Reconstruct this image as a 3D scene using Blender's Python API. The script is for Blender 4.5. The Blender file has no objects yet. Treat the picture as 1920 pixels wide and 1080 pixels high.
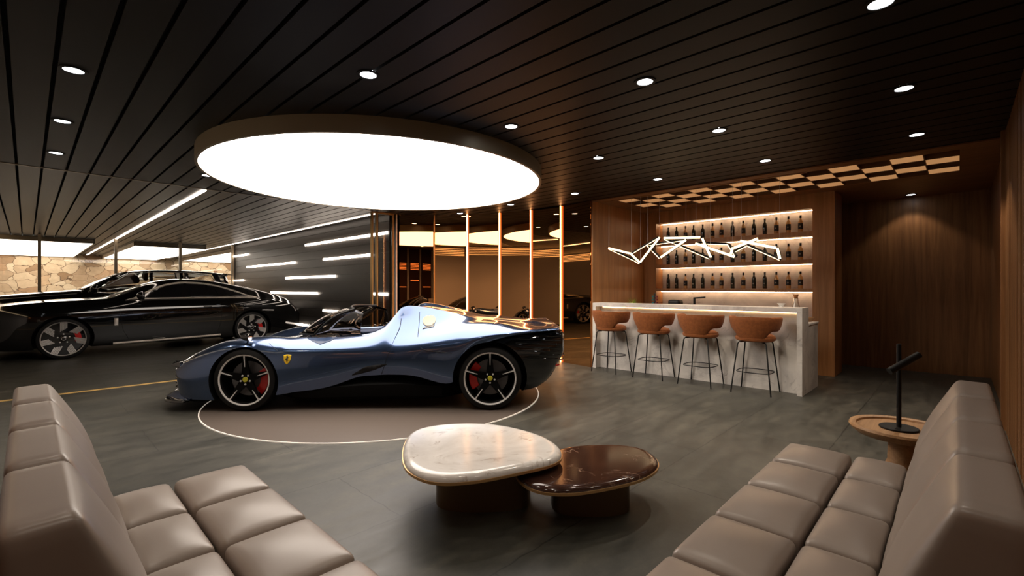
import bpy, bmesh, math, random
from mathutils import Vector, Matrix
from mathutils.bvhtree import BVHTree
random.seed(7)
SC = bpy.context.scene
COL = SC.collection
R = math.radians
pi = math.pi

# ------------------------------------------------------------------ materials
def nt(name):
    m = bpy.data.materials.new(name); m.use_nodes = True
    t = m.node_tree; b = t.nodes['Principled BSDF']
    return m, t, b

def mat(name, col, rough=.5, metal=0., coat=0., emit=None, es=0., trans=0., ior=1.45, sheen=0., spec=.5, coat_rough=.03):
    m, t, b = nt(name)
    b.inputs['Base Color'].default_value = (*col, 1)
    b.inputs['Roughness'].default_value = rough
    b.inputs['Metallic'].default_value = metal
    b.inputs['Coat Weight'].default_value = coat
    b.inputs['Coat Roughness'].default_value = coat_rough
    b.inputs['IOR'].default_value = ior
    b.inputs['Specular IOR Level'].default_value = spec
    b.inputs['Transmission Weight'].default_value = trans
    b.inputs['Sheen Weight'].default_value = sheen
    if emit:
        b.inputs['Emission Color'].default_value = (*emit, 1)
        b.inputs['Emission Strength'].default_value = es
    return m

def coords(t, scale=(1, 1, 1), rot=(0, 0, 0)):
    tc = t.nodes.new('ShaderNodeTexCoord'); mp = t.nodes.new('ShaderNodeMapping')
    mp.inputs['Scale'].default_value = scale; mp.inputs['Rotation'].default_value = rot
    t.links.new(tc.outputs['Object'], mp.inputs['Vector'])
    return mp.outputs['Vector']

def noise(t, vec, scale, detail=5, rough=.55, dist=0.):
    n = t.nodes.new('ShaderNodeTexNoise')
    n.inputs['Scale'].default_value = scale; n.inputs['Detail'].default_value = detail
    n.inputs['Roughness'].default_value = rough; n.inputs['Distortion'].default_value = dist
    t.links.new(vec, n.inputs['Vector'])
    return n.outputs['Fac']

def ramp(t, fac, stops):
    r = t.nodes.new('ShaderNodeValToRGB'); e = r.color_ramp.elements
    while len(e) < len(stops): e.new(.5)
    for k, (p, c) in enumerate(stops):
        e[k].position = p; e[k].color = (*c, 1) if len(c) == 3 else c
    t.links.new(fac, r.inputs['Fac'])
    return r.outputs['Color']

def mixc(t, fac, a, b, mode='MIX'):
    m = t.nodes.new('ShaderNodeMix'); m.data_type = 'RGBA'; m.blend_type = mode
    if isinstance(fac, (int, float)): m.inputs[0].default_value = fac
    else: t.links.new(fac, m.inputs[0])
    for s, v in ((6, a), (7, b)):
        if isinstance(v, tuple): m.inputs[s].default_value = (*v, 1)
        else: t.links.new(v, m.inputs[s])
    return m.outputs[2]

def bump(t, b, h, strength, dist=.01):
    n = t.nodes.new('ShaderNodeBump'); n.inputs['Strength'].default_value = strength
    n.inputs['Distance'].default_value = dist
    t.links.new(h, n.inputs['Height']); t.links.new(n.outputs['Normal'], b.inputs['Normal'])

def wood(name, c1, c2, axis='z', rough=.45, sc=1.):
    m, t, b = nt(name)
    s = {'z': (7, 7, .35), 'x': (.35, 7, 7), 'y': (7, .35, 7)}[axis]
    v = coords(t, tuple(k * sc for k in s))
    f = noise(t, v, 3.2, 7, .6, .6)
    c = ramp(t, f, [(.3, c1), (.7, c2)])
    s2 = {'z': (5.2, 5.2, .02), 'x': (.02, 5.2, 5.2), 'y': (5.2, .02, 5.2)}[axis]
    v2 = coords(t, s2)
    g = noise(t, v2, 1.2, 2, .5)
    c = mixc(t, .55, c, ramp(t, g, [(.35, (.72, .72, .72)), (.65, (1.12, 1.1, 1.08))]), 'MULTIPLY')
    t.links.new(c, b.inputs['Base Color']); b.inputs['Roughness'].default_value = rough
    bump(t, b, f, .12, .004)
    return m

def stone_slab(name, base, vein, dark, scale=2., rough=.35, vw=.04):
    m, t, b = nt(name)
    v = coords(t)
    a = noise(t, v, scale, 8, .62, .8)
    c = ramp(t, a, [(.3, dark), (.62, base)])
    n = noise(t, v, scale * .9, 6, .6, 2.2)
    ve = ramp(t, n, [(.5 - vw, (0, 0, 0)), (.5, (1, 1, 1)), (.5 + vw, (0, 0, 0))])
    k = noise(t, v, scale * 2.3, 3)
    ve = mixc(t, 1., ve, ramp(t, k, [(.48, (0, 0, 0)), (.68, (1, 1, 1))]), 'MULTIPLY')
    c = mixc(t, ve, c, vein)
    t.links.new(c, b.inputs['Base Color']); b.inputs['Roughness'].default_value = rough
    return m

def emis(name, col, s):
    return mat(name, (0, 0, 0), .5, emit=col, es=s)

M = {}
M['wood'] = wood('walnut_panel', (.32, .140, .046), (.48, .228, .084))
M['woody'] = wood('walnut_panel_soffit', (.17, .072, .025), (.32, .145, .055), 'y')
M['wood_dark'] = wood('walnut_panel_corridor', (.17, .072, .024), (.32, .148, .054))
M['oak'] = wood('oak_turned', (.30, .15, .06), (.48, .27, .12), 'x', .5, 1.6)
M['wood_painted_glow'] = mat('wood_veneer_painted_glow', (.5, .28, .12), .5, emit=(1, .50, .20), es=.38)  # wood lit inside the coffers; that light is put in as emission
M['dark_metal'] = mat('ceiling_plank', (.010, .0085, .0072), .42, .0, spec=.24)
M['plank_lit_tone'] = mat('ceiling_plank_lit_tone', (.026, .019, .0145), .36, .0, spec=.4)  # same planking, lightened so the colour carries the garage light
M['void'] = mat('ceiling_void', (.006, .006, .006), .9)
M['brass'] = mat('brass', (.50, .34, .15), .32, .9)
M['bronze'] = mat('aged_bronze', (.22, .17, .11), .35, .85)
M['mirror'] = mat('bronze_mirror', (.66, .33, .135), .012, 1.)
M['glass'] = mat('window_glass', (.93, .95, .94), .0, trans=1., ior=1.35)
M['cglass'] = mat('tinted_glass', (.26, .22, .19), .0, trans=1., ior=1.12)
M['sglass'] = mat('suv_glass', (.7, .7, .68), .0, trans=1., ior=1.2)
M['clear'] = mat('clear_glass', (.95, .97, .96), .02, trans=1.)
M['black'] = mat('satin_black', (.007, .007, .007), .5, spec=.3)
M['deep_black'] = mat('deep_black', (.003, .003, .003), .6, spec=.1)
M['gloss_black'] = mat('gloss_black', (.008, .008, .009), .08, coat=1.)
M['rubber'] = mat('tyre_rubber', (.007, .007, .007), .6, spec=.3)
M['leather'] = None
M['silver'] = mat('machined_silver', (.80, .79, .78), .42, .35)
M['grey_metal'] = mat('grey_blade', (.50, .48, .46), .4, .5)
M['disc_grey'] = mat('brake_disc', (.16, .16, .165), .45, .3)
M['red'] = mat('caliper_red', (.62, .012, .010), .3, coat=.6)
M['yellow'] = mat('badge_yellow', (.78, .50, .02), .35, coat=.5)
M['hub_yellow'] = mat('hub_yellow', (.55, .52, .04), .4)
M['chrome'] = mat('brushed_chrome', (.80, .76, .72), .30, .75)
M['champagne'] = mat('champagne_trim', (.66, .59, .52), .38, .35)
M['white_metal'] = mat('mirror_face', (.92, .92, .9), .05, 1.)
M['tan'] = mat('tan_leather', (.42, .16, .05), .5)
M['cream'] = mat('cream_cap', (.48, .465, .37), .5)
M['marble'] = stone_slab('white_marble', (.80, .77, .73), (.42, .35, .30), (.60, .56, .52), 2.4, .14, .03)
M['dmarble'] = stone_slab('dark_marble', (.060, .026, .016), (.42, .28, .20), (.028, .012, .009), 2.6, .12, .012)
M['concrete_marble'] = stone_slab('grey_marble', (.58, .53, .48), (.30, .27, .25), (.40, .37, .34), 1.6, .45, .03)
M['bar_marble'] = stone_slab('bar_marble', (.70, .66, .61), (.38, .35, .33), (.42, .395, .375), 2.1, .38, .03)
M['niche_marble'] = stone_slab('niche_marble', (.48, .44, .41), (.28, .25, .24), (.30, .28, .27), 1.8, .5, .03)
M['white_counter'] = mat('white_counter', (.82, .80, .77), .3)
M['grey_wall'] = mat('grey_plaster', (.46, .42, .39), .7)
M['bottle_dark'] = mat('dark_bottle_glass', (.010, .016, .010), .07, coat=.6)
M['bottle_amber'] = mat('amber_spirit_glass', (.58, .34, .14), .08, coat=.8)
M['label_black'] = mat('black_label', (.012, .011, .012), .5)
M['label_mark'] = mat('label_print', (.25, .22, .18), .5)
M['led_white'] = emis('led_white', (1, .84, .70), 6.5)
M['led_line'] = emis('led_line', (1, .72, .42), 3.)
M['led_under'] = emis('led_under', (1, .66, .34), 9.)
M['led_wall'] = emis('led_wall_bar', (1, .84, .70), 10.)
M['led_warm'] = emis('led_warm', (1, .70, .40), 10.)
M['led_niche'] = emis('led_niche', (1, .68, .40), 26.)
M['led_orange'] = emis('led_orange', (1, .46, .17), 11.)
M['painted_edge_glow'] = emis('painted_edge_glow', (1, .22, .04), 1.6)  # orange halo beside the strip cores, painted as a glowing housing
M['led_board'] = emis('led_board', (1, .36, .12), 2.2)
M['led_stick'] = emis('led_stick', (1, .74, .42), 3.4)
M['led_cool'] = emis('led_cool', (.93, .96, 1), 14.)
M['disc_light'] = emis('disc_panel_light', (1, .885, .78), 7.0)
M['box_light'] = emis('ceiling_lightbox', (1, .88, .76), 4.6)
M['ring_line'] = mat('platform_ring', (.8, .75, .68), .4, emit=(1, .86, .72), es=.35)

def leather():
    m, t, b = nt('taupe_leather'); v = coords(t)
    f = noise(t, v, 2.2, 3)
    t.links.new(ramp(t, f, [(.3, (.300, .248, .212)), (.7, (.350, .293, .252))]), b.inputs['Base Color'])
    b.inputs['Roughness'].default_value = .34; b.inputs['Specular IOR Level'].default_value = .45
    bump(t, b, noise(t, v, 260, 2), .05, .001)
    return m
M['leather'] = leather()

def orange_fabric():
    m, t, b = nt('burnt_orange_fabric'); v = coords(t)
    f = noise(t, v, 28, 5, .7)
    t.links.new(ramp(t, f, [(.3, (.20, .056, .010)), (.7, (.33, .100, .020))]), b.inputs['Base Color'])
    b.inputs['Roughness'].default_value = .85; b.inputs['Sheen Weight'].default_value = .05
    bump(t, b, noise(t, v, 130, 3), .25, .002)
    return m
M['orange'] = orange_fabric()

def floor_mat():
    m, t, b = nt('slate_concrete_floor'); v = coords(t, (1, 1, 1))
    a = noise(t, v, .8, 10, .65, .7)
    s = noise(t, coords(t, (.9, 3.2, 1), (0, 0, R(20))), 1.7, 10, .72, .35)
    c = ramp(t, a, [(.3, (.040, .040, .034)), (.7, (.078, .074, .062))])
    c2 = ramp(t, s, [(.40, (.66, .68, .67)), (.52, (.97, .97, .95)), (.66, (1.42, 1.38, 1.28))])
    c = mixc(t, .85, c, c2, 'MULTIPLY')
    # tile joints
    br = t.nodes.new('ShaderNodeTexBrick'); br.offset = .5
    br.inputs['Scale'].default_value = 1; br.inputs['Mortar Size'].default_value = .006
    br.inputs['Mortar Smooth'].default_value = .6
    br.inputs['Brick Width'].default_value = 1.55; br.inputs['Row Height'].default_value = .80
    br.inputs['Color1'].default_value = br.inputs['Color2'].default_value = (1, 1, 1, 1)
    br.inputs['Mortar'].default_value = (.3, .3, .3, 1)
    d = t.nodes.new('ShaderNodeVectorMath'); d.operation = 'ADD'
    w = t.nodes.new('ShaderNodeTexNoise'); w.inputs['Scale'].default_value = 9; w.inputs['Detail'].default_value = 5
    sc_ = t.nodes.new('ShaderNodeVectorMath'); sc_.operation = 'SCALE'; sc_.inputs['Scale'].default_value = .035
    t.links.new(v, w.inputs['Vector']); t.links.new(w.outputs['Color'], sc_.inputs[0])
    t.links.new(v, d.inputs[0]); t.links.new(sc_.outputs[0], d.inputs[1])
    t.links.new(d.outputs[0], br.inputs['Vector'])
    c = mixc(t, .85, c, br.outputs['Color'], 'MULTIPLY')
    t.links.new(c, b.inputs['Base Color'])
    hf = noise(t, v, 4., 14, .82, .15)
    c = mixc(t, .6, c, ramp(t, hf, [(.35, (.62, .62, .60)), (.5, (1, 1, 1)), (.68, (1.5, 1.46, 1.36))]), 'MULTIPLY')
    t.links.new(c, b.inputs['Base Color'])
    rr = ramp(t, s, [(.3, (.36, .36, .36)), (.7, (.56, .56, .56))])
    t.links.new(rr, b.inputs['Roughness']); b.inputs['Specular IOR Level'].default_value = .4
    bump(t, b, s, .10, .006)
    return m
M['floor'] = floor_mat()
M['platform'] = mat('platform_top', (.125, .099, .083), .42, spec=.4)

def crazy_stone():
    m, t, b = nt('crazy_paving_stone'); v = coords(t, (.8, 1, 1.15))
    d = t.nodes.new('ShaderNodeVectorMath'); d.operation = 'ADD'
    w = t.nodes.new('ShaderNodeTexNoise'); w.inputs['Scale'].default_value = 2.6; w.inputs['Detail'].default_value = 4
    s = t.nodes.new('ShaderNodeVectorMath'); s.operation = 'SCALE'; s.inputs['Scale'].default_value = .42
    t.links.new(v, w.inputs['Vector']); t.links.new(w.outputs['Color'], s.inputs[0])
    t.links.new(v, d.inputs[0]); t.links.new(s.outputs[0], d.inputs[1])
    e = t.nodes.new('ShaderNodeTexVoronoi'); e.feature = 'DISTANCE_TO_EDGE'; e.inputs['Scale'].default_value = 2.7
    k = t.nodes.new('ShaderNodeTexVoronoi'); k.inputs['Scale'].default_value = 2.7
    t.links.new(d.outputs[0], e.inputs['Vector']); t.links.new(d.outputs[0], k.inputs['Vector'])
    sep = t.nodes.new('ShaderNodeSeparateColor'); t.links.new(k.outputs['Color'], sep.inputs[0])
    c = ramp(t, sep.outputs[0], [(0, (.30, .18, .095)), (.25, (.58, .43, .28)), (.6, (.70, .56, .39)), (.85, (.56, .38, .23)), (1, (.30, .15, .07))])
    n = noise(t, v, 6, 6, .6)
    c = mixc(t, .6, c, ramp(t, n, [(.3, (.7, .68, .62)), (.7, (1.1, 1.08, 1.05))]), 'MULTIPLY')
    jt = ramp(t, e.outputs['Distance'], [(.006, (0, 0, 0)), (.028, (1, 1, 1))])
    c = mixc(t, jt, (.12, .07, .038), c)
    t.links.new(c, b.inputs['Base Color']); b.inputs['Roughness'].default_value = .8
    bump(t, b, jt, .5, .03)
    return m
M['stone'] = crazy_stone()

def paint(name, col, flake=.0):
    return mat(name, col, .20, .92, coat=1., coat_rough=.02)
M['blue'] = paint('blue_car_paint', (.074, .120, .238))
M['navy'] = mat('navy_recess', (.022, .045, .105), .35, spec=.4)
M['blackpaint'] = mat('black_car_paint', (.004, .004, .004), .08, .0, coat=1., coat_rough=.0, spec=.2)

# ------------------------------------------------------------------ mesh helpers
def link(name, me, parent=None, mats=(), smooth=False, ang=None):
    o = bpy.data.objects.new(name, me); COL.objects.link(o)
    for m in mats: me.materials.append(m)
    if parent is not None: o.parent = parent
    if smooth:
        for p in me.polygons: p.use_smooth = True
        if ang is not None:
            me.set_sharp_from_angle(angle=R(ang))
    return o

class MB:
    def __init__(s): s.b = bmesh.new()
    def box(s, x0, x1, y0, y1, z0, z1, mi=0):
        v = [s.b.verts.new((x, y, z)) for x in (x0, x1) for y in (y0, y1) for z in (z0, z1)]
        for f in ((0, 1, 3, 2), (4, 6, 7, 5), (0, 4, 5, 1), (2, 3, 7, 6), (0, 2, 6, 4), (1, 5, 7, 3)):
            s.b.faces.new([v[i] for i in f]).material_index = mi
        return s
    def hexa(s, pts, mi=0):   # 8 pts in the order of box()
        v = [s.b.verts.new(p) for p in pts]
        for f in ((0, 1, 3, 2), (4, 6, 7, 5), (0, 4, 5, 1), (2, 3, 7, 6), (0, 2, 6, 4), (1, 5, 7, 3)):
            s.b.faces.new([v[i] for i in f]).material_index = mi
        return s
    def tube(s, pts, r, n=10, closed=False, cap=True, mi=0):
        pts = [Vector(p) for p in pts]; rings = []; N = len(pts)
        up = None
        for i, p in enumerate(pts):
            a = pts[(i - 1) % N] if (closed or i > 0) else p
            c = pts[(i + 1) % N] if (closed or i < N - 1) else p
            d = (c - a).normalized()
            if up is None:
                up = Vector((0, 0, 1)) if abs(d.z) < .9 else Vector((1, 0, 0))
            u = d.cross(up).normalized(); w = u.cross(d).normalized(); up = w
            rr = r[i] if isinstance(r, (list, tuple)) else r
            rings.append([s.b.verts.new(p + u * rr * math.cos(2 * pi * k / n) + w * rr * math.sin(2 * pi * k / n)) for k in range(n)])
        for i in range(N if closed else N - 1):
            A, B = rings[i], rings[(i + 1) % N]
            for k in range(n):
                s.b.faces.new([A[k], A[(k + 1) % n], B[(k + 1) % n], B[k]]).material_index = mi
        if cap and not closed:
            s.b.faces.new(rings[0][::-1]).material_index = mi; s.b.faces.new(rings[-1]).material_index = mi
        return s
    def lathe(s, prof, c=(0, 0, 0), n=32, axis='z', mi=0, closed=False):
        rings = []
        for (r, h) in prof:
            ring = []
            for k in range(n):
                a = 2 * pi * k / n
                if axis == 'z': p = (c[0] + r * math.cos(a), c[1] + r * math.sin(a), c[2] + h)
                elif axis == 'y': p = (c[0] + r * math.cos(a), c[1] + h, c[2] + r * math.sin(a))
                else: p = (c[0] + h, c[1] + r * math.cos(a), c[2] + r * math.sin(a))
                ring.append(s.b.verts.new(p))
            rings.append(ring)
        m = len(rings)
        for i in range(m if closed else m - 1):
            A, B = rings[i], rings[(i + 1) % m]
            for k in range(n):
                s.b.faces.new([A[k], A[(k + 1) % n], B[(k + 1) % n], B[k]]).material_index = mi
        if not closed:
            if prof[0][0] > 1e-6: s.b.faces.new(rings[0][::-1]).material_index = mi
            if prof[-1][0] > 1e-6: s.b.faces.new(rings[-1]).material_index = mi
        return s
    def prism(s, pts, f0, f1, mi=0):  # pts 2D; f0,f1 map 2D->3D
        a = [s.b.verts.new(f0(*p)) for p in pts]; c = [s.b.verts.new(f1(*p)) for p in pts]
        n = len(pts)
        for k in range(n): s.b.faces.new([a[k], a[(k + 1) % n], c[(k + 1) % n], c[k]]).material_index = mi
        s.b.faces.new(a[::-1]).material_index = mi; s.b.faces.new(c).material_index = mi
        return s
    def grid(s, rows, mi=0):
        vs = [[s.b.verts.new(p) for p in r] for r in rows]
        for i in range(len(vs) - 1):
            for j in range(len(vs[0]) - 1):
                s.b.faces.new([vs[i][j], vs[i][j + 1], vs[i + 1][j + 1], vs[i + 1][j]]).material_index = mi
        return s
    def build(s, name, m, parent=None, smooth=False, ang=35, bevel=0, seg=2, merge=True, subs=0):
        if merge: bmesh.ops.remove_doubles(s.b, verts=s.b.verts, dist=1e-5)
        bmesh.ops.recalc_face_normals(s.b, faces=s.b.faces)
        me = bpy.data.meshes.new(name); s.b.to_mesh(me); s.b.free()
        o = link(name, me, parent, m if isinstance(m, (list, tuple)) else (m,), smooth, ang)
        if bevel:
            k = o.modifiers.new('b', 'BEVEL'); k.width = bevel; k.segments = seg; k.limit_method = 'ANGLE'; k.angle_limit = R(35)
            k.harden_normals = False
        if subs:
            k = o.modifiers.new('s', 'SUBSURF'); k.levels = k.render_levels = subs
        return o

def tag(o, label, cat, group=None, kind=None):
    if label: o['label'] = label
    if cat: o['category'] = cat
    if group: o['group'] = group
    if kind: o['kind'] = kind
    return o
def thing(name, loc, label, cat, group=None, rz=0.):
    o = bpy.data.objects.new(name, None); COL.objects.link(o); o.empty_display_size = .1
    o.location = loc; o.rotation_euler = (0, 0, rz)
    return tag(o, label, cat, group)
def struct(o): o['kind'] = 'structure'; return o
def dup(root, loc=None, rz=None, label=None, group=None):
    r = root.copy(); COL.objects.link(r)
    if loc is not None: r.location = loc
    if rz is not None: r.rotation_euler = (0, 0, rz)
    if label: r['label'] = label
    if group: r['group'] = group
    for ch in list(root.children):
        c = ch.copy(); COL.objects.link(c); c.parent = r
        for g in list(ch.children):
            d = g.copy(); COL.objects.link(d); d.parent = c
    return r
def interp(tab, x):
    # tab: [(x, v)...] any order ; Catmull-Rom-ish smooth interpolation
    tab = sorted(tab)
    if x <= tab[0][0]: return tab[0][1]
    if x >= tab[-1][0]: return tab[-1][1]
    for i in range(len(tab) - 1):
        if tab[i][0] <= x <= tab[i + 1][0]:
            x0, v0 = tab[i]; x1, v1 = tab[i + 1]; u = (x - x0) / (x1 - x0)
            def sl(k):
                if k <= 0: return (tab[1][1] - tab[0][1]) / (tab[1][0] - tab[0][0])
                if k >= len(tab) - 1: return (tab[-1][1] - tab[-2][1]) / (tab[-1][0] - tab[-2][0])
                a = (tab[k][1] - tab[k - 1][1]) / (tab[k][0] - tab[k - 1][0])
                b = (tab[k + 1][1] - tab[k][1]) / (tab[k + 1][0] - tab[k][0])
                return 0 if a * b <= 0 else 2 * a * b / (a + b)
            m0, m1 = sl(i) * (x1 - x0), sl(i + 1) * (x1 - x0)
            return ((2 * u**3 - 3 * u**2 + 1) * v0 + (u**3 - 2 * u**2 + u) * m0 + (-2 * u**3 + 3 * u**2) * v1 + (u**3 - u**2) * m1)

# ------------------------------------------------------------------ camera
CH = 1.35
cam = bpy.data.cameras.new('camera'); co = bpy.data.objects.new('camera', cam); COL.objects.link(co)
cam.lens = 873 / 1920 * 36; cam.sensor_width = 36; cam.clip_start = .05; cam.clip_end = 100
co.location = (0, 0, CH); co.rotation_euler = (R(90), 0, -math.atan2(910, 873)); SC.camera = co

# ------------------------------------------------------------------ setting
CZ = 2.845
XL, XR, YN, YF = -.85, 9.97, -.35, 28.5
struct(MB().box(XL - .2, XR + .2, YN - .2, YF + .2, -.12, 0).build('floor', M['floor']))
# slatted ceiling
P = .2175; k0 = .132
m = MB()
bx = [XL]; g = k0 - P * 4
while g < 6.68:
    if g > XL: bx.append(g)
    g += P
bx.append(6.68)
GW = .013
for a, c in zip(bx[:-1], bx[1:]):
    x0, x1 = a + (GW if a > XL else 0), c - (GW if c < 6.68 else 0)
    m.box(x0, x1, YN, 8.19, CZ, CZ + .03)
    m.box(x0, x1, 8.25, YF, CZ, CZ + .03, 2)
x = 6.68
while x < 8.6:
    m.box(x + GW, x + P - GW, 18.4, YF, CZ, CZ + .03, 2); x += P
m.box(XL, 8.9, YN, YF, CZ + .05, CZ + .12, 1)
struct(m.build('ceiling', [M['dark_metal'], M['void'], M['plank_lit_tone']]))
struct(MB().box(XL, 5.27, 8.195, 8.245, CZ - .004, CZ + .02).build('trim_1', M['bronze']))
struct(MB().box(XL, 5.0, 8.20, 8.275, 0, .004).build('trim_2', mat('yellow_line', (.62, .40, .13), .5)))
# soffit above the bar, with egg-crate recess
SZ = 2.83
cx0, cw, cy0, cwy = 6.90, .3125, -.015, .2995
m = MB()
cx1, cy1 = cx0 + 4 * cw, cy0 + 14 * cwy
for (a, b_, c, d) in ((6.68, cx0, YN, 4.65), (cx1, XR, YN, 4.65), (cx0, cx1, YN, cy0), (cx0, cx1, cy1, 4.65)):
    m.box(a, b_, c, d, SZ, SZ + .16)
for i in range(5): m.box(cx0 + i * cw - .006, cx0 + i * cw + .006, cy0, cy1, SZ + .001, SZ + .15)
for j in range(15): m.box(cx0, cx1, cy0 + j * cwy - .006, cy0 + j * cwy + .006, SZ + .001, SZ + .15)
m.box(cx0, cx1, cy0, cy1, SZ + .16, SZ + .2)
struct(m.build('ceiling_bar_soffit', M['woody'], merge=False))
cl = thing('coffer_panel_grid', ((cx0 + cx1) / 2, (cy0 + cy1) / 2, SZ + .03), 'checkerboard of amber wood panels with added glow set in the ceiling over the bar', 'ceiling light')
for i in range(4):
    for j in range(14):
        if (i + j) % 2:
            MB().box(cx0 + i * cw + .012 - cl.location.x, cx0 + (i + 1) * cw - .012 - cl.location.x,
                     cy0 + j * cwy + .008 - cl.location.y, cy0 + (j + 1) * cwy - .008 - cl.location.y, -.028, -.018).build('painted_glow_panel', M['wood_painted_glow'], cl)
# walls
struct(MB().box(XL - .15, XL, YN - .15, YF, 0, CZ + .1).build('wall_left', M['grey_wall']))
struct(MB().box(XL, 14, YF, YF + .2, 0, CZ + .1).build('wall_stone', M['stone']))
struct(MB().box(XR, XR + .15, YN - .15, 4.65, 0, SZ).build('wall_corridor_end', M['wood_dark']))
m = MB().box(6.45, XR + .15, YN - .15, YN, 0, SZ + .1)
m.box(XL - .15, 6.45, YN - .15, YN - .02, 0, CZ + .1)
x = XL + .02
while x < 6.42:
    m.box(x, x + .045, YN - .02, YN + .03, 0, CZ - .001); x += .10
m.box(6.40, 6.46, YN - .02, YN + .06, 0, CZ - .001)
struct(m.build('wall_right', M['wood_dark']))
struct(MB().box(6.68, 9.05, 4.505, 4.66, 0, SZ).build('wall_bar_left', M['wood']))
m = MB()   # bar back wall with niche
NX, NB, NY0, NY1, NT, NLO = 8.5, 8.775, 1.65, 4.26, 2.60, .86
m.box(NX, 9.05, 1.36, NY0, 0, SZ); m.box(NX, 9.05, NY1, 4.505, 0, SZ)
m.box(NX, 9.05, NY0, NY1, NT, SZ); m.box(NX, 9.05, NY0, NY1, 0, NLO)
struct(m.build('wall_bar_back', M['wood'], merge=False))
struct(MB().box(NB, 9.0, NY0, NY1, NLO, NT).build('wall_niche_panel', M['niche_marble']))
struct(MB().box(9.05, 9.12, 1.36, 4.5, 0, SZ).build('wall_corridor_side', M['wood_dark']))
# mirror wall
CC = Vector((3.2, 5.36)); RR = 3.55
def mv(k, r=RR):
    a = R(-13.5 + 11.3 * k); return Vector((CC.x + r * math.cos(a), CC.y + r * math.sin(a)))
ords = ['first', 'second', 'third', 'fourth', 'fifth', 'sixth']
for k in range(6):
    a, c = mv(k), mv(k + 1); a2, c2 = mv(k, RR + .06), mv(k + 1, RR + .06)
    mid = (a + c) / 2
    e = Vector((mid.x, mid.y, 0))
    t_ = thing('mirror_panel', e, 'tall bronze mirror panel behind the blue car, %s from the bar end' % ords[k], 'mirror', 'bronze mirror panels behind the blue car')
    MB().hexa([Vector((p.x, p.y, z)) - e for p in (a, a2) for z in (0, 0)] * 0 + [
        Vector((a.x, a.y, 0)) - e, Vector((a.x, a.y, CZ)) - e, Vector((a2.x, a2.y, 0)) - e, Vector((a2.x, a2.y, CZ)) - e,
        Vector((c.x, c.y, 0)) - e, Vector((c.x, c.y, CZ)) - e, Vector((c2.x, c2.y, 0)) - e, Vector((c2.x, c2.y, CZ)) - e]).build('glass_sheet', M['mirror'], t_)
m = MB()
for k in range(6):
    e = .12 * (k == 0)
    a, c = mv(k + e, RR + .062), mv(k + 1, RR + .062); a2, c2 = mv(k + e + .02, RR + .2), mv(k + 1, RR + .2)
    m.hexa([(a.x, a.y, 0), (a.x, a.y, CZ), (a2.x, a2.y, 0), (a2.x, a2.y, CZ), (c.x, c.y, 0), (c.x, c.y, CZ), (c2.x, c2.y, 0), (c2.x, c2.y, CZ)])
struct(m.build('wall_curved', M['grey_wall']))
for k in (1, 2, 3, 4):
    p = mv(k, RR - .015); a = R(-13.5 + 11.3 * k)
    t_ = thing('light_strip', (p.x, p.y, .0), 'floor to ceiling glowing orange light strip on the mirror wall, %s from the bar end' % ords[k - 1], 'light', 'vertical light strips on the mirror wall', a)
    MB().box(-.014, .012, -.011, .011, .0, CZ - .002).build('diffuser', M['led_orange'], t_)
    MB().box(-.010, .012, -.021, .021, .0, CZ - .002).build('glow_edge', M['painted_edge_glow'], t_)
    MB().box(.012, .02, -.035, .035, .0, CZ - .002).build('channel', M['bronze'], t_)
p = mv(5, RR - .008)
struct(MB().box(p.x - .012, p.x + .012, p.y - .012, p.y + .012, 0, CZ - .001).build('trim_3', M['brass']))
# garage side wall of dark planks
WX = 5.05
FY0 = 18.46
m = MB()
z = 0.
zs = []
while z < CZ - .01:
    z1 = min(z + .2075, CZ); m.box(WX, WX + .03, 8.27, FY0, z + .004, z1 - .004); z = z1
m.box(WX + .02, WX + .15, 8.27, FY0, 0, CZ)
m.box(WX + .15, 8.6, FY0 - .12, FY0, 0, CZ); m.box(8.6, 8.75, FY0 - .12, YF, 0, CZ)
struct(m.build('wall_garage', mat('wall_plank', (.042, .037, .033), .38, spec=.5), merge=False))
bars = [(8.30, 12.30, 2.465, 'topmost long bar nearest the mirrors'), (8.95, 11.23, 2.05, 'second bar down beside the brass posts'), (12.97, 16.96, 2.04, 'long bar left of the middle, second row down'),
        (16.82, 18.34, 2.455, 'top bar next to the far window post'), (10.60, 13.62, 1.63, 'long one mid wall, third row down'), (17.30, 18.34, 1.61, 'short bar low beside the far window post'),
        (11.55, 14.76, 1.215, 'long one just above the black coupe tail'), (8.30, 8.95, 1.225, 'short bar behind the glass door'), (10.40, 11.24, .80, 'short one low above the blue car windscreen'),
        (12.09, 13.18, .38, 'lowest bar, near the floor behind the blue car')]
for (y0, y1, z, d) in bars:
    t_ = thing('wall_light_bar', (WX, (y0 + y1) / 2, z), 'white light bar on the plank wall, ' + d, 'wall light', 'white light bars on the dark plank wall')
    h = (y1 - y0) / 2
    MB().box(-.035, -.005, -h, h, -.027, .027).build('diffuser', M['led_wall'], t_, bevel=.006)
    MB().box(-.005, 0., -h, h, -.02, .02).build('mount', M['bronze'], t_)
for xs, d, y1 in ((1.87, 'long straight light line in the garage ceiling over the black cars', 28.2), (4.83, 'thin light line along the ceiling edge above the dark plank wall', 28.2)):
    w = .028 if xs < 3 else .016
    t_ = thing('ceiling_light_line', (xs, (8.27 + y1) / 2, CZ - .004), d, 'ceiling light')
    MB().box(-w, w, -(y1 - 8.27) / 2, (y1 - 8.27) / 2, -.012, .0).build('diffuser', M['led_white'], t_)
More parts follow.
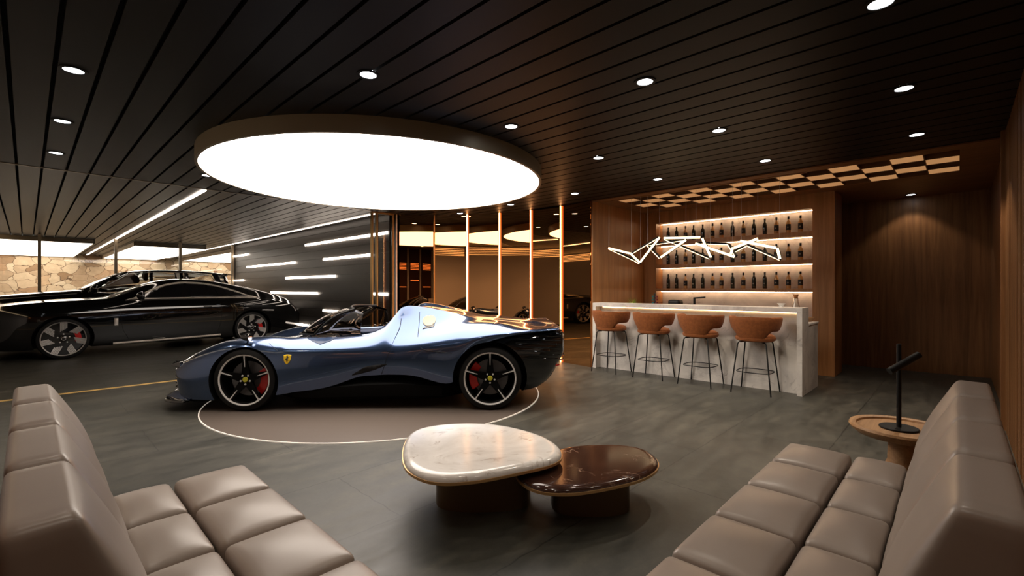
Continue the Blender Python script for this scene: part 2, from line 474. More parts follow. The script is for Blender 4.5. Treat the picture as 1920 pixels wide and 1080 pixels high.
# five lines on left wall
for k in range(5):
    z = 2.54 + .06 * k
    t_ = thing('wall_light_line', (XL, 15.5, z), 'thin horizontal light line high on the grey left wall, %s from the lowest of five' % (['first', 'second', 'third', 'fourth', 'fifth'][k]), 'wall light', 'five light lines on the grey left wall')
    MB().box(0, .012, -11.5, 11.5, -.005, .005).build('diffuser', M['led_line'], t_)
m = MB()
for k in range(6):
    m.box(XL, XL + .05, -.30 + .62 * k, -.30 + .62 * k + .50, 0, CZ - .002)
struct(m.build('wall_left_boards', mat('dark_board', (.035, .016, .010), .35), merge=False))
for k in range(6):
    yb_ = -.05 + .62 * k
    t_ = thing('board_light', (XL + .05, yb_, 2.05), 'short stacked orange light lines on a dark left wall board, %s from the corner' % ['first', 'second', 'third', 'fourth', 'fifth', 'sixth'][k], 'wall light', 'orange light lines on the dark boards')  # bare light lines on unseen boards, showing only in the mirrors
    for q_ in range(5): MB().box(0, .012, -.2, .2, .055 * q_, .055 * q_ + .018).build('light_line', M['led_board'], t_)
    MB().box(0, .012, -.2, .2, -.42 - .25 * (k % 2), -.40 - .25 * (k % 2)).build('light_line', M['led_board'], t_)
# facade posts and panes
FY = 18.4
posts = [0.246, 1.865, 3.483, 5.0]
for n, x in enumerate(posts):
    struct(MB().box(x - .035, x + .035, FY - .06, FY + .06, 0, CZ - .002).build('window_%d' % (n + 1), mat('post_%d' % n, (.42, .33, .22), .5, .0)))
for n, (a, c) in enumerate(zip([XL] + posts, posts + [5.05])):
    c = min(c, 5.05)
    if c - a > .2:
        struct(MB().box(a + .036, c - .036, FY - .006, FY + .006, 0.002, CZ - .003).build('window_%d' % (n + 6), M['glass']))
# ceiling light boxes beyond
for n, (a, c) in enumerate(((-.84, 1.46), (2.41, 4.42), (5.45, 8.2))):
    d = ['leftmost of the three, over the stone wall end', 'middle of the three, over the big black car', 'rightmost, partly hidden behind the plank wall'][n]
    y0, y1 = 19.3, 28.45
    t_ = thing('ceiling_light_box', ((a + c) / 2, (y0 + y1) / 2, CZ), 'glowing white rectangular ceiling light box, ' + d, 'ceiling light', 'white ceiling light boxes in front of the stone wall')
    h, w = (y1 - y0) / 2, (c - a) / 2
    m = MB(); m.box(-w, w, -h, -h + .03, -.125, 0); m.box(-w, -w + .03, -h, h, -.125, 0); m.box(w - .03, w, -h, h, -.125, 0); m.box(-w, w, h - .03, h, -.125, 0)
    m.build('frame', mat('lightbox_frame', (.62, .50, .36), .6), t_, merge=False)
    MB().box(-w + .031, w - .031, -h + .031, h - .031, -.12, -.09).build('light_panel', M['box_light'], t_)
# glass door beside the plank wall
t_ = struct(MB().box(4.80, 5.09, 8.245, 8.257, .01, CZ - .03).build('door_1', M['glass']))
for n, x in enumerate((4.655, 4.76, 5.115, 5.19)):
    MB().box(x - .016, x + .016, 8.22, 8.28, 0, CZ - .006).build('door_post', M['brass'] if n < 3 else M['chrome'], t_)
MB().box(4.64, 5.10, 8.225, 8.275, CZ - .03, CZ - .006).build('door_head', M['brass'], t_)

# downlights
dl = thing('downlight', (0, 0, CZ), '', 'ceiling light')
MB().lathe([(.056, 0), (.078, 0), (.078, -.006), (.056, -.006)], n=28, closed=True).build('trim_ring', M['black'], dl)
MB().lathe([(.0, -.002), (.055, -.002), (.055, .012), (0, .012)], n=28).build('lens', M['led_cool'], dl)
lts = []
rowd = ['row over the sofas, nearest the camera', 'second row from the camera side', 'row touching the middle of the big disc light', 'row level with the bar front', 'row deepest beside the bar']
for yi, y in enumerate((.295, 1.64, 2.985, 4.38, 5.79, 7.20)):
    for xi, x in enumerate((.222, 1.657, 3.10, 4.545, 6.0)):
        if (x - CC.x)**2 + (y - CC.y)**2 < 2.2**2: continue
        if (x - CC.x)**2 + (y - CC.y)**2 > 3.45**2 and x > 5 and y > 5.5 and False: continue
        lts.append((x, y, xi, yi))
an = {0: 'leftmost line', 1: 'second line from left', 2: 'third line from left', 3: 'fourth line from left', 4: 'line nearest the bar'}
bn = ['first from the slatted wood wall', 'second from the slatted wood wall', 'third from the slatted wood wall', 'fourth from the slatted wood wall', 'second from the garage', 'first from the garage']
for n, (x, y, xi, yi) in enumerate(lts):
    o = dl if n == 0 else dup(dl)
    o.location = (x, y, CZ)
    o['label'] = 'round ceiling spotlight, %s, %s' % (an[xi], bn[yi]); o['group'] = 'round spotlights in the slatted ceiling'
o = dup(dl); o.location = (9.695, .546, SZ); o['label'] = 'small round spotlight in the wooden ceiling by the dark corridor wall'
for n, (x, y, z) in enumerate([(l[0], l[1], CZ) for l in lts] + [(9.695, .546, SZ)]):
    L = bpy.data.lights.new('spot', 'SPOT'); L.energy = 9 if (y < .5 and 2 < x < 5.5) else (80 if x > 5.5 else 75 if x > 4 else 24 if x > 2 else 16) if n < len(lts) else 12; L.spot_size = R(100); L.spot_blend = .35; L.shadow_soft_size = .045
    L.color = (1, .86, .70)
    lo = bpy.data.objects.new('downlight_beam', L); COL.objects.link(lo); lo.location = (x, y, z - .02)

# big disc light
t_ = thing('disc_ceiling_light', (CC.x, CC.y, CZ), 'huge round glowing white ceiling light with bronze rim above the blue car', 'ceiling light')
MB().lathe([(2.0, -.155), (2.03, -.155), (2.03, 0), (2.0, 0)], n=128, closed=True).build('rim', mat('disc_rim', (.30, .25, .17), .45, .25), t_, smooth=True, ang=30)
MB().lathe([(0, -.15), (1.998, -.15), (1.998, -.12), (0, -.12)], n=128).build('light_panel', M['disc_light'], t_)
# turntable
t_ = thing('turntable', (CC.x, CC.y, 0), 'round brown floor platform with thin bright edge under the blue car', 'platform')
MB().lathe([(0, .008), (1.985, .008), (1.985, 0), (0, 0)], n=128).build('deck', M['platform'], t_)
MB().lathe([(1.986, .0), (1.986, .0095), (1.997, .0095), (1.997, 0)], n=128, closed=True).build('edge_strip', M['ring_line'], t_)

# ------------------------------------------------------------------ bar
BX, BY0, BY1, BZ = 6.66, 1.40, 4.49, 1.10
m = MB()
bar = thing('bar_counter', (BX, (BY0 + BY1) / 2, 0), 'long pale marble bar counter with lit overhang behind the orange stools', 'bar')
oy = (BY0 + BY1) / 2
def bb(x0, x1, y0, y1, z0, z1): return (x0 - BX, x1 - BX, y0 - oy, y1 - oy, z0, z1)
MB().box(*bb(BX, 7.0, BY0, BY1, BZ - .06, BZ)).build('top_slab', M['bar_marble'], bar, bevel=.003)
MB().box(*bb(BX, 7.0, BY0, BY0 + .06, 0, BZ - .06)).build('end_panel', M['bar_marble'], bar, bevel=.002)
MB().box(*bb(BX, 7.0, BY1 - .06, BY1, 0, BZ - .06)).build('end_panel', M['bar_marble'], bar, bevel=.002)
MB().box(*bb(6.80, 7.0, BY0 + .06, BY1 - .06, 0, BZ - .06)).build('front_panel', M['bar_marble'], bar)
sv = thing('service_counter', (BX, (BY0 + BY1) / 2, 0), 'lower counter with white top directly behind the raised marble bar', 'counter')
MB().box(*bb(7.001, 7.54, BY0, BY1, .0, .865)).build('cabinet', M['bar_marble'], sv)
MB().box(*bb(7.001, 7.55, BY0 - .01, BY1, .865, .89)).build('worktop', M['white_counter'], sv, bevel=.003)
o = MB().box(*bb(6.785, 6.797, BY0 + .07, BY1 - .12, BZ - .072, BZ - .061)).build('light_strip', M['led_under'], bar); o['label'] = 'warm glowing strip'
# niche shelves
SH = [(2.168, 2.245), (1.735, 1.80), (1.285, 1.342)]
for n, (a, c) in enumerate(SH):
    t_ = thing('wall_shelf', (NX, (NY0 + NY1) / 2, a), 'wooden bottle shelf in the lit niche behind the bar, %s of three' % ['topmost', 'middle', 'lowest'][n], 'shelf', 'bottle shelves behind the bar')
    h = (NY1 - NY0) / 2 - .001
    MB().box(.002, .274, -h, h, 0, c - a).build('board', M['wood'], t_, bevel=.003)
    MB().box(.20, .215, -h + .01, h - .01, -.008, -.001).build('light_strip', M['led_niche'], t_)
t_ = thing('niche_light', (NX, (NY0 + NY1) / 2, NT), 'warm light strip under the top of the bottle niche', 'light')
h = (NY1 - NY0) / 2 - .012
MB().box(.20, .215, -h, h, -.008, -.001).build('diffuser', M['led_niche'], t_)

# bottles
def wine():
    t = thing('wine_bottle', (0, 0, 0), '', 'bottle')
    MB().lathe([(0, 0), (.031, 0), (.034, .006), (.034, .165), (.031, .185), (.017, .208), (.0135, .225), (.0135, .262), (0, .262)], n=20).build('body', M['bottle_dark'], t, smooth=True)
    MB().lathe([(.0148, .235), (.0155, .236), (.0155, .275), (.0, .276)], n=16).build('cap', M['black'], t, smooth=True)
    MB().box(-.0355, -.0342, -.012, .012, .075, .095).build('label', M['label_mark'], t)
    return t
def spirit():
    t = thing('spirit_bottle', (0, 0, 0), '', 'bottle')
    MB().lathe([(0, 0), (.032, 0), (.035, .006), (.035, .158), (.031, .182), (.017, .205), (.0125, .215), (.0125, .242), (0, .242)], n=20).build('body', M['bottle_amber'], t, smooth=True)
    MB().lathe([(.0150, .228), (.0155, .229), (.0155, .275), (.0, .276)], n=16).build('cap', M['black'], t, smooth=True)
    MB().lathe([(.0354, .050), (.0360, .051), (.0360, .145), (.0354, .146)], n=20).build('label', M['label_black'], t, smooth=True, ang=30)
    MB().box(-.0372, -.0362, -.010, .010, .085, .105).build('print', M['label_mark'], t)
    return t
wb, sb = wine(), spirit(); first = {'w': True, 's': True}
pxs = [155, 228, 307, 378, 459, 545, 624, 722, 816, 909, 1005, 1107, 1213, 1320]
kinds = 'wwswwsswswwsss'
F_ = 873.; aa = math.atan2(910, F_)
nth = ['leftmost', 'second from left', 'third from left', 'fourth from left', 'fifth from left', 'sixth from left', 'seventh from left', 'seventh from right', 'sixth from right', 'fifth from right', 'fourth from right', 'third from right', 'second from right', 'rightmost']
ys = []
for q in pxs:
    t = (1220 + q / 4.697 - 960) / F_
    dx, dy = math.sin(aa) + math.cos(aa) * t, math.cos(aa) - math.sin(aa) * t
    ys.append(round(dy * 8.62 / dx, 3))
for si, (a, c) in enumerate(SH):
    for k, y in enumerate(ys):
        src = wb if kinds[k] == 'w' else sb
        o = src if first[kinds[k]] else dup(src)
        first[kinds[k]] = False
        o.location = (8.62, y, c)
        o['label'] = '%s, %s on the %s niche shelf' % ('dark green wine bottle' if kinds[k] == 'w' else 'amber spirit bottle with black label', nth[k], ['top', 'middle', 'lowest'][si])
        o['group'] = 'bottles on the %s niche shelf' % ['top', 'middle', 'lowest'][si]

# things on the counters
t_ = thing('faucet', (7.32, 3.02, .89), 'dark right-angled tap on the service counter behind the bar', 'tap')
MB().tube([(0, 0, 0), (0, 0, .31)], .018, 14).build('stem', M['black'], t_, smooth=True)
MB().tube([(0, 0, .30), (0, -.17, .315)], .013, 12).build('spout', M['black'], t_, smooth=True)
MB().tube([(0, .0, .20), (0, .11, .205)], .006, 8).build('lever', M['black'], t_, smooth=True)
t_ = thing('coffee_machine', (7.30, 3.32, .89), 'squat black rounded coffee machine left of the tap', 'coffee machine')
o = MB().box(-.09, .09, -.10, .10, 0, .27).build('housing', M['black'], t_, bevel=.04, seg=5, smooth=True, ang=60)
MB().box(-.115, -.088, -.04, .04, .12, .16).build('spout', M['black'], t_, bevel=.008)
MB().box(-.15, -.07, -.07, .07, 0, .02).build('drip_tray', M['black'], t_, bevel=.004)
t_ = thing('capsule_rack', (7.30, 3.68, .89), 'dark stepped capsule rack on the service counter, left of the coffee machine', 'rack')
MB().box(-.012, .012, -.012, .012, 0, .37).build('column', M['black'], t_)
teal = mat('teal_capsule', (.03, .14, .14), .35); mar = mat('maroon_capsule', (.16, .03, .03), .35)
for q in range(6):
    for s in (-1, 1):
        MB().lathe([(0, 0), (.018, 0), (.024, .03), (0, .03)], (0, s * .032, .04 + q * .052), 12).build('capsule', teal if s > 0 else mar, t_, smooth=True)
t_ = thing('potted_plant', (7.28, 4.33, .89), 'small yellow-green leafy plant behind the left end of the bar', 'plant')
t_.location = (7.2, 4.02, .89)
MB().lathe([(0, 0), (.04, 0), (.055, .11), (.05, .11), (.045, .09), (0, .09)], n=20).build('pot', M['white_counter'], t_, smooth=True)
m = MB()
for q in range(40):
    a = random.uniform(0, 2 * pi); el = random.uniform(.35, 1.4); L = random.uniform(.10, .20)
    d = Vector((math.cos(a) * math.cos(el), math.sin(a) * math.cos(el), math.sin(el))); s = Vector((-math.sin(a), math.cos(a), 0)) * .012
    p = Vector((0, 0, .10)); tip = p + d * L; md = p + d * L * .55 + Vector((0, 0, .01))
    v = [m.b.verts.new(k_) for k_ in (p, md + s, tip, md - s)]; m.b.faces.new(v)
o = m.build('foliage', mat('leaf', (.30, .42, .05), .5), t_); k = o.modifiers.new('s', 'SOLIDIFY'); k.thickness = .0015
t_ = thing('bowl', (6.86, 1.68, BZ), 'small white footed bowl on the right end of the bar top', 'bowl')
MB().lathe([(0, 0), (.028, 0), (.03, .012), (.022, .018), (.048, .045), (.050, .048), (.046, .048), (.02, .022), (0, .02)], n=28).build('dish', M['white_counter'], t_, smooth=True)
t_ = thing('glass_decanter', (7.25, 1.60, .89), 'clear conical glass decanter with wooden stopper behind the bar top', 'decanter')
MB().lathe([(0, 0), (.10, 0), (.105, .01), (.03, .26), (.026, .33), (.022, .33), (.026, .26), (.10, .014), (0, .01)], n=32).build('glass_body', M['clear'], t_, smooth=True)
MB().lathe([(0, .315), (.020, .315), (.024, .335), (.036, .375), (0, .376)], n=20).build('stopper', M['tan'], t_, smooth=True)
t_ = thing('fruit_bowl', (7.42, 1.50, .89), 'low wooden bowl at the right end of the service counter', 'bowl')
MB().lathe([(0, 0), (.04, 0), (.085, .05), (.09, .055), (.08, .055), (.035, .012), (0, .01)], n=28).build('dish', M['oak'], t_, smooth=True)
t_ = thing('bottle_brown', (7.44, 1.66, .89), 'small brown bottle beside the wooden bowl on the service counter', 'bottle')
t_.name = 'brown_bottle'
MB().lathe([(0, 0), (.022, 0), (.024, .01), (.024, .10), (.01, .13), (.01, .165), (0, .165)], n=16).build('glass_body', mat('brown_glass', (.12, .035, .01), .1, coat=.7), t_, smooth=True)

# ------------------------------------------------------------------ pendant of light sticks
ch = thing('linear_chandelier', (6.9, 2.9, CZ - .02), 'zigzag chandelier of glowing angular light sticks hanging over the bar', 'chandelier')
def pix(px, py, X):
    t = (px - 960) / F_; dx, dy = math.sin(aa) + math.cos(aa) * t, math.cos(aa) - math.sin(aa) * t
    Z = X / dx; return Vector((X, dy * Z, CH + (540 - py) * Z / F_))
sticks = [((105, 328), (318, 382), 1, 0, .1), ((105, 330), (350, 443), 0, 0, .22), ((318, 385), (402, 465), 1, .1, 0), ((345, 440), (400, 472), 0, .22, 0),
          ((405, 465), (590, 228), 1, 0, .12), ((325, 378), (580, 224), 0, .1, .12), ((475, 302), (592, 420), 0, .2, .02), ((475, 300), (840, 247), 0, .2, 0),
          ((600, 418), (840, 252), 1, .02, 0), ((630, 235), (975, 228), 1, .05, -.02), ((635, 240), (1065, 425), 0, .05, .2), ((993, 235), (1075, 415), 1, -.02, .2),
          ((930, 285), (1300, 412), 1, .1, -.05), ((935, 280), (1240, 288), 0, .1, .24), ((1240, 288), (1310, 400), 0, .24, -.05), ((1285, 325), (1265, 385), 1, 0, .1),
          ((1295, 328), (1520, 240), 1, 0, .14), ((1355, 262), (1695, 328), 1, .05, -.05), ((1290, 365), (1415, 300), 0, .1, .2), ((1415, 297), (1730, 435), 0, .2, 0), ((1705, 328), (1730, 430), 1, -.05, 0)]
hang = []
for (a, c, lit, da, dc) in sticks:
    A = pix(1120 + a[0] / 5.053, 400 + a[1] / 5.053, 6.85 + da) - ch.location; B = pix(1120 + c[0] / 5.053, 400 + c[1] / 5.053, 6.85 + dc) - ch.location
    d = (B - A).normalized(); u = d.cross(Vector((1, 0, 0))).normalized(); w = Vector((1, 0, 0)) - d * d.x; w.normalize()
    hh = .019 if lit else .017; dp = .026
    def q(P_, su, sw): return P_ + u * su + w * sw
    st = MB().hexa([q(A, -hh, 0), q(A, hh, 0), q(A, -hh, dp), q(A, hh, dp), q(B, -hh, 0), q(B, hh, 0), q(B, -hh, dp), q(B, hh, dp)]).build('light_stick', M['black'], ch)
    l0, l1 = ((-hh + .003, hh - .003) if lit else ((-hh - .002, -hh + .007) if u.z > 0 else (hh - .007, hh + .002)))
    if not lit and u.z > 0: pass
    MB().hexa([q(A, l0, -.006), q(A, l1, -.006), q(A, l0, .002), q(A, l1, .002), q(B, l0, -.006), q(B, l1, -.006), q(B, l0, .002), q(B, l1, .002)]).build('diffuser', M['led_stick'], st)
for px_, py_ in ((110, 325), (322, 380), (408, 462), (478, 300), (590, 228), (840, 247), (935, 280), (1070, 415), (1280, 325), (1365, 262), (1520, 240), (1728, 430)):
    A = pix(1120 + px_ / 5.053, 400 + py_ / 5.053, 6.87) - ch.location
    MB().tube([A, (A.x, A.y, -.0)], .0016, 5).build('suspension_wire', M['silver'], ch)
MB().box(-.03, .03, -1.5, 1.5, -.0, .012).build('canopy_rail', M['wood_dark'], ch)

# ------------------------------------------------------------------ stools
def make_stool():
    t = thing('bar_stool', (0, 0, 0), '', 'stool')
    # seat cushion
    prof = [(0, .755), (.10, .76), (.18, .755), (.222, .738), (.238, .71), (.232, .68), (.205, .664), (0, .66)]
    o = MB().lathe([(r, z) for r, z in prof], n=40).build('seat', M['orange'], t, smooth=True)
    # wraparound shell
    m = MB(); rows = []
    NT_, NZ = 44, 12
    TH = 122.
    outer, inner = [], []
    for i in range(NT_ + 1):
        th = -TH + 2 * TH * i / NT_; at = abs(th)
        e = max(0., min(1., (at - 28) / 34)); e = e * e * (3 - 2 * e)
        zl = .672 + e * .128; zt = .985 - .006 * (at / TH)
        k_ = max(0., (at - 100) / (TH - 100)); rr_ = (1 - math.sqrt(max(0, 1 - k_ * k_))) * (zt - zl) / 2
        zl += rr_ * .98; zt -= rr_ * .98
        ro, ri = [], []
        for j in range(NZ + 1):
            v = j / NZ; z = zl + (zt - zl) * v
            h_ = (z - .66) / .325
            rad = .205 + .092 * (max(0, h_) ** .85)
            xa = -math.cos(R(th)); ya = math.sin(R(th))
            ed = math.sin(pi * min(1, max(0, v))) ** .5 if 0 < v < 1 else 0
            th_ = .012 + .016 * ed
            if at > 100: th_ *= math.sqrt(max(.02, 1 - k_ * k_))
            sx = .95 + .18 * (xa > 0) * xa
            ro.append(((rad + th_ / 1) * xa * sx, (rad + th_) * ya, z)); ri.append(((rad - th_) * xa * sx, (rad - th_) * ya, z))
        rows.append(ro + ri[::-1] + [ro[0]])
    m.grid(rows)
    m.b.faces.new([m.b.verts[0]] * 0) if False else None
    o = m.build('backrest', M['orange'], t, smooth=True, ang=80)
    legs = []
    for sx in (-1, 1):
        for sy in (-1, 1):
            MB().tube([(sx * .10, sy * .11, .655), (sx * .145, sy * .155, .652), (sx * .158, sy * .168, .63), (sx * .215, sy * .235, .0)], .0085, 10).build('leg', M['black'], t, smooth=True)
    z = .27; f = (.63 - z) / .63; X_, Y_ = .158 + .057 * f, .168 + .067 * f
    pts = []
    for k in range(32):
        a = 2 * pi * k / 32; c_, s_ = math.cos(a), math.sin(a)
        e_ = 3.6; q_ = (abs(c_) ** e_ + abs(s_) ** e_) ** (-1 / e_)
        pts.append((X_ * 1.0 * c_ * q_, Y_ * 1.0 * s_ * q_, z))
    MB().tube(pts, .006, 8, closed=True).build('footrest_ring', M['black'], t, smooth=True)
    return t
st0 = make_stool()
for n, (x, y, d) in enumerate(((6.565, 4.065, 'leftmost, by the mirror end of the bar'), (6.565, 3.33, 'second from the left'), (6.56, 2.62, 'third from the left'), (6.565, 1.91, 'rightmost, nearest the wooden pillar'))):
    o = st0 if n == 0 else dup(st0)
    o.location = (x, y, 0); o.rotation_euler = (0, 0, R((-3, 2, -2, 1)[n])); o['label'] = 'burnt orange bar stool with thin black legs, ' + d; o['group'] = 'orange stools at the bar'

# ------------------------------------------------------------------ sofas
def cushion(name, corners, r, b, parent, topface=1, n=10):
    """corners: 8 points (order s,d,z); r rounding; b bulge on the face given"""
    bm_ = bmesh.new()
    C8 = [Vector(p) for p in corners]
    L = [(C8[4] - C8[0]).length / 2, (C8[2] - C8[0]).length / 2, (C8[1] - C8[0]).length / 2]
    def mp(p):
        out = []
        q = [max(-(L[i] - r), min(L[i] - r, p[i] * L[i])) for i in range(3)]
        dv = Vector([p[i] * L[i] - q[i] for i in range(3)])
        if dv.length > 1e-9: dv = dv.normalized() * min(r, max(abs(dv.x), abs(dv.y), abs(dv.z)))
        w = [(q[i] + dv[i]) / L[i] for i in range(3)]
        u, v, s = [(k + 1) / 2 for k in w]
        P_ = Vector((0, 0, 0))
        for i in (0, 1):
            for j in (0, 1):
                for k in (0, 1):
                    P_ += C8[i * 4 + j * 2 + k] * ((u if i else 1 - u) * (v if j else 1 - v) * (s if k else 1 - s))
        nrm = (C8[1] - C8[0]).normalized() if topface == 1 else (C8[0] - C8[2]).normalized()
        if topface == 1: amt = max(0, w[2]) * (1 - w[0]**2) * (1 - w[1]**2)
        else: amt = max(0, -w[1]) * (1 - w[0]**2) * (1 - w[2]**2)
        return P_ + nrm * b * amt
    g_ = [-1, -.97, -.93, -.85, -.7, -.45, -.2, 0, .2, .45, .7, .85, .93, .97, 1]
    for ax in range(3):
        for sg in (-1, 1):
            vs = []
            for a in g_:
                row = []
                for c in g_:
                    p = [0, 0, 0]; p[ax] = sg; p[(ax + 1) % 3] = a; p[(ax + 2) % 3] = c
                    row.append(bm_.verts.new(mp(p)))
                vs.append(row)
            for i in range(len(g_) - 1):
                for j in range(len(g_) - 1):
                    bm_.faces.new([vs[i][j], vs[i][j + 1], vs[i + 1][j + 1], vs[i + 1][j]])
    bmesh.ops.remove_doubles(bm_, verts=bm_.verts, dist=1e-5)
    bmesh.ops.recalc_face_normals(bm_, faces=bm_.faces)
    me = bpy.data.meshes.new(name); bm_.to_mesh(me); bm_.free()
    return link(name, me, parent, (M['leather'],), True)

def sofa(name, loc, label, seams, upper, f):
    t = thing(name, loc, label, 'sofa')
    lo, hi = seams[-1], seams[0]
    def hx(s0, s1, dz):   # dz: list of 4 (d,z): (d0 z0),(d0' z1),(d1 z0),(d1' z1)
        return [f(s, d, z) for s in (s0, s1) for (d, z) in dz]
    for n in range(len(seams) - 1):
        s1, s0 = seams[n], seams[n + 1]
        e = .007
        for (d0, d1) in ((0, .325), (.325, .56)):
            cushion('seat_cushion', hx(s0 + e, s1 - e, [(d0 + e, .24), (d0 + e, .425), (d1 - e, .24), (d1 - e, .425)]), .028, .022, t)
        cushion('back_cushion', hx(s0 + e, s1 - e, [(.55, .39), (.635, .665), (.80, .39), (.835, .665)]), .03, .008, t, 2)
        if n >= upper:
            cushion('back_cushion', hx(s0 + e, s1 - e, [(.605, .640), (.738, .958), (.838, .640), (.842, .955)]), .030, .022, t, 2)
    m = MB(); m.hexa(hx(lo + .01, hi - .01, [(.03, .08), (.03, .26), (.83, .08), (.83, .26)])); m.build('base', M['leather'], t, bevel=.01)
    m = MB(); m.hexa(hx(lo + .01, hi - .01, [(.79, .25), (.815, .66), (.835, .25), (.835, .66)])); m.build('back_board', M['leather'], t)
    for s in (lo + .08, hi - .08):
        for d in (.10, .74):
            m = MB(); m.hexa(hx(s - .03, s + .03, [(d - .03, 0), (d - .03, .08), (d + .03, 0), (d + .03, .08)])); m.build('leg', M['black'], t)
    return t
ox, oy_ = 2.175, .33
sofa('sofa', (ox, oy_, 0), 'taupe leather channelled sofa on the right, back to the slatted wood wall', [3.19, 2.79, 2.38, 1.97, 1.565, 1.16], 1,
     lambda s, d, z: (s - ox, .745 - d - oy_, z))
lx, ly = .38, 1.92
sofa('sofa', (lx, ly, 0), 'taupe leather channelled sofa on the left, running towards the yellow floor line', [2.735, 2.325, 1.915, 1.505, 1.10], 0,
     lambda s, d, z: (.805 - d - lx, s - ly, z))

# ------------------------------------------------------------------ coffee tables
def planar(px, py, z):
    Z = (z - CH) * F_ / (540 - py); t = (px - 960) / F_
    return Vector(((math.sin(aa) + math.cos(aa) * t) * Z, (math.cos(aa) - math.sin(aa) * t) * Z))
def smooth_loop(pts, n=96):
    N = len(pts); out = []
    for k in range(n):
        u = k / n * N; i = int(u); f = u - i
        p0, p1, p2, p3 = (pts[(i + j) % N] for j in (-1, 0, 1, 2))
        out.append(.5 * ((2 * p1) + (-p0 + p2) * f + (2 * p0 - 5 * p1 + 4 * p2 - p3) * f * f + (-p0 + 3 * p1 - 3 * p2 + p3) * f**3))
    for _ in range(3): out = [(out[k - 1] + out[k] * 2 + out[(k + 1) % len(out)]) / 4 for k in range(len(out))]
    return out
def table(name, outline, zr, zt, label, topm, base_c, base_r, rot):
    pts = [planar(720 + x / 3.4286, 770 + y / 3.4286, zr) for x, y in outline]
    c = sum(pts, Vector((0, 0))) / len(pts)
    lp = smooth_loop([p - c for p in pts])
    t = thing(name, (c.x, c.y, 0), label, 'coffee table')
    def ring(off, z):
        out = []
        N = len(lp)
        for k in range(N):
            d = (lp[(k + 1) % N] - lp[k - 1]).normalized(); nn = Vector((d.y, -d.x))
            if nn.dot(lp[k]) < 0: nn = -nn
            p = lp[k] + nn * off; out.append((p.x, p.y, z))
        return out
    th = zt - zr
    rings = [ring(-.03, zr + .004), ring(-.004, zr + .008), ring(.0, zr + .012)]
    for q in range(1, 9):
        a = pi / 2 * q / 8; rings.append(ring(-.045 * (1 - math.cos(a)), zr + .012 + (th - .012) * math.sin(a)))
    rings += [ring(-.06, zt), ring(-.12, zt)]
    m = MB(); vs = [[m.b.verts.new(p) for p in r_] for r_ in rings]
    for i in range(len(vs) - 1):
        for k in range(len(lp)): m.b.faces.new([vs[i][k], vs[i][(k + 1) % len(lp)], vs[i + 1][(k + 1) % len(lp)], vs[i + 1][k]])
    m.b.faces.new(vs[0][::-1]); m.b.faces.new(vs[-1])
    m.build('table_top', topm, t, smooth=True, ang=50)
    m = MB(); a, b_, c_, d_ = ring(.006, zr - .003), ring(.006, zr + .012), ring(-.02, zr + .012), ring(-.02, zr - .003)
    vs = [[m.b.verts.new(p) for p in r_] for r_ in (a, b_, c_, d_)]
    for i in range(4):
        for k in range(len(lp)): m.b.faces.new([vs[i][k], vs[i][(k + 1) % len(lp)], vs[(i + 1) % 4][(k + 1) % len(lp)], vs[(i + 1) % 4][k]])
    m.build('rim', mat('gold_rim_' + name, (.72, .44, .20), .3, .8), t, smooth=True, ang=40)
    m = MB(); pr_ = []
    for k in range(48):
        a = 2 * pi * k / 48; e_ = 3.; ca, sa = math.cos(a), math.sin(a); q_ = (abs(ca)**e_ + abs(sa)**e_)**(-1 / e_)
        v = Vector((base_r[0] * ca * q_, base_r[1] * sa * q_)); v = Matrix.Rotation(rot, 2) @ v
        pr_.append((v.x + base_c[0] - c.x, v.y + base_c[1] - c.y))
    m.prism(pr_, lambda x, y: (x, y, 0), lambda x, y: (x, y, zr + .002))
    m.build('pedestal', mat('bronze_base_' + name, (.12, .072, .036), .42, .6), t, smooth=True, ang=40)
    return t
WO = [(120, 290), (150, 190), (230, 145), (350, 122), (480, 112), (620, 112), (760, 125), (900, 155), (1020, 195), (1100, 240), (1141, 285), (1130, 330), (1060, 365), (960, 390), (800, 425), (620, 460), (480, 475), (380, 478), (270, 462), (180, 420), (135, 370)]
table('coffee_table', WO, .30, .345, 'low coffee table with large white marble pebble top, standing in front of the platform', M['marble'], (2.04, 2.21), (.30, .20), R(-45))
DO = [(850, 425), (880, 470), (950, 515), (1050, 540), (1180, 545), (1320, 530), (1480, 500), (1620, 465), (1710, 425), (1760, 380), (1755, 330), (1700, 285), (1620, 258), (1500, 243), (1380, 243), (1250, 250), (1100, 275), (1000, 300), (900, 350), (855, 390)]
table('coffee_table', DO, .225, .262, 'lower coffee table with dark brown marble pebble top tucked under the white one', M['dmarble'], (2.44, 1.67), (.24, .17), R(-45))

# side table and lamp
SX, SY = 4.04, .268
t_ = thing('side_table', (SX, SY, 0), 'round turned oak side table with dished top behind the right sofa end', 'side table')
MB().lathe([(0, .345), (.07, .341), (.17, .348), (.25, .368), (.285, .396), (.294, .414), (.289, .428), (.268, .430), (.252, .424), (.246, .4115), (0, .411)][::-1], n=64).build('top', M['oak'], t_, smooth=True, ang=40)
MB().lathe([(0, 0), (.17, 0), (.18, .02), (.165, .06), (.11, .13), (.082, .20), (.078, .344), (0, .344)], n=48).build('pedestal', M['oak'], t_, smooth=True, ang=40)
t_ = thing('table_lamp', (SX - .01, SY + .02, .4115), 'black metal lamp with tilted cylinder head standing on the oak side table', 'lamp')
MB().lathe([(0, 0), (.105, 0), (.107, .004), (.107, .010), (.104, .013), (0, .013)], n=48).build('base', M['black'], t_, smooth=True, ang=40)
MB().tube([(0, 0, .012), (0, 0, .565)], .0135, 18).build('pole', M['black'], t_, smooth=True, ang=40)
rv = Vector((math.cos(aa), -math.sin(aa), 0)); fv = Vector((math.sin(aa), math.cos(aa), 0))
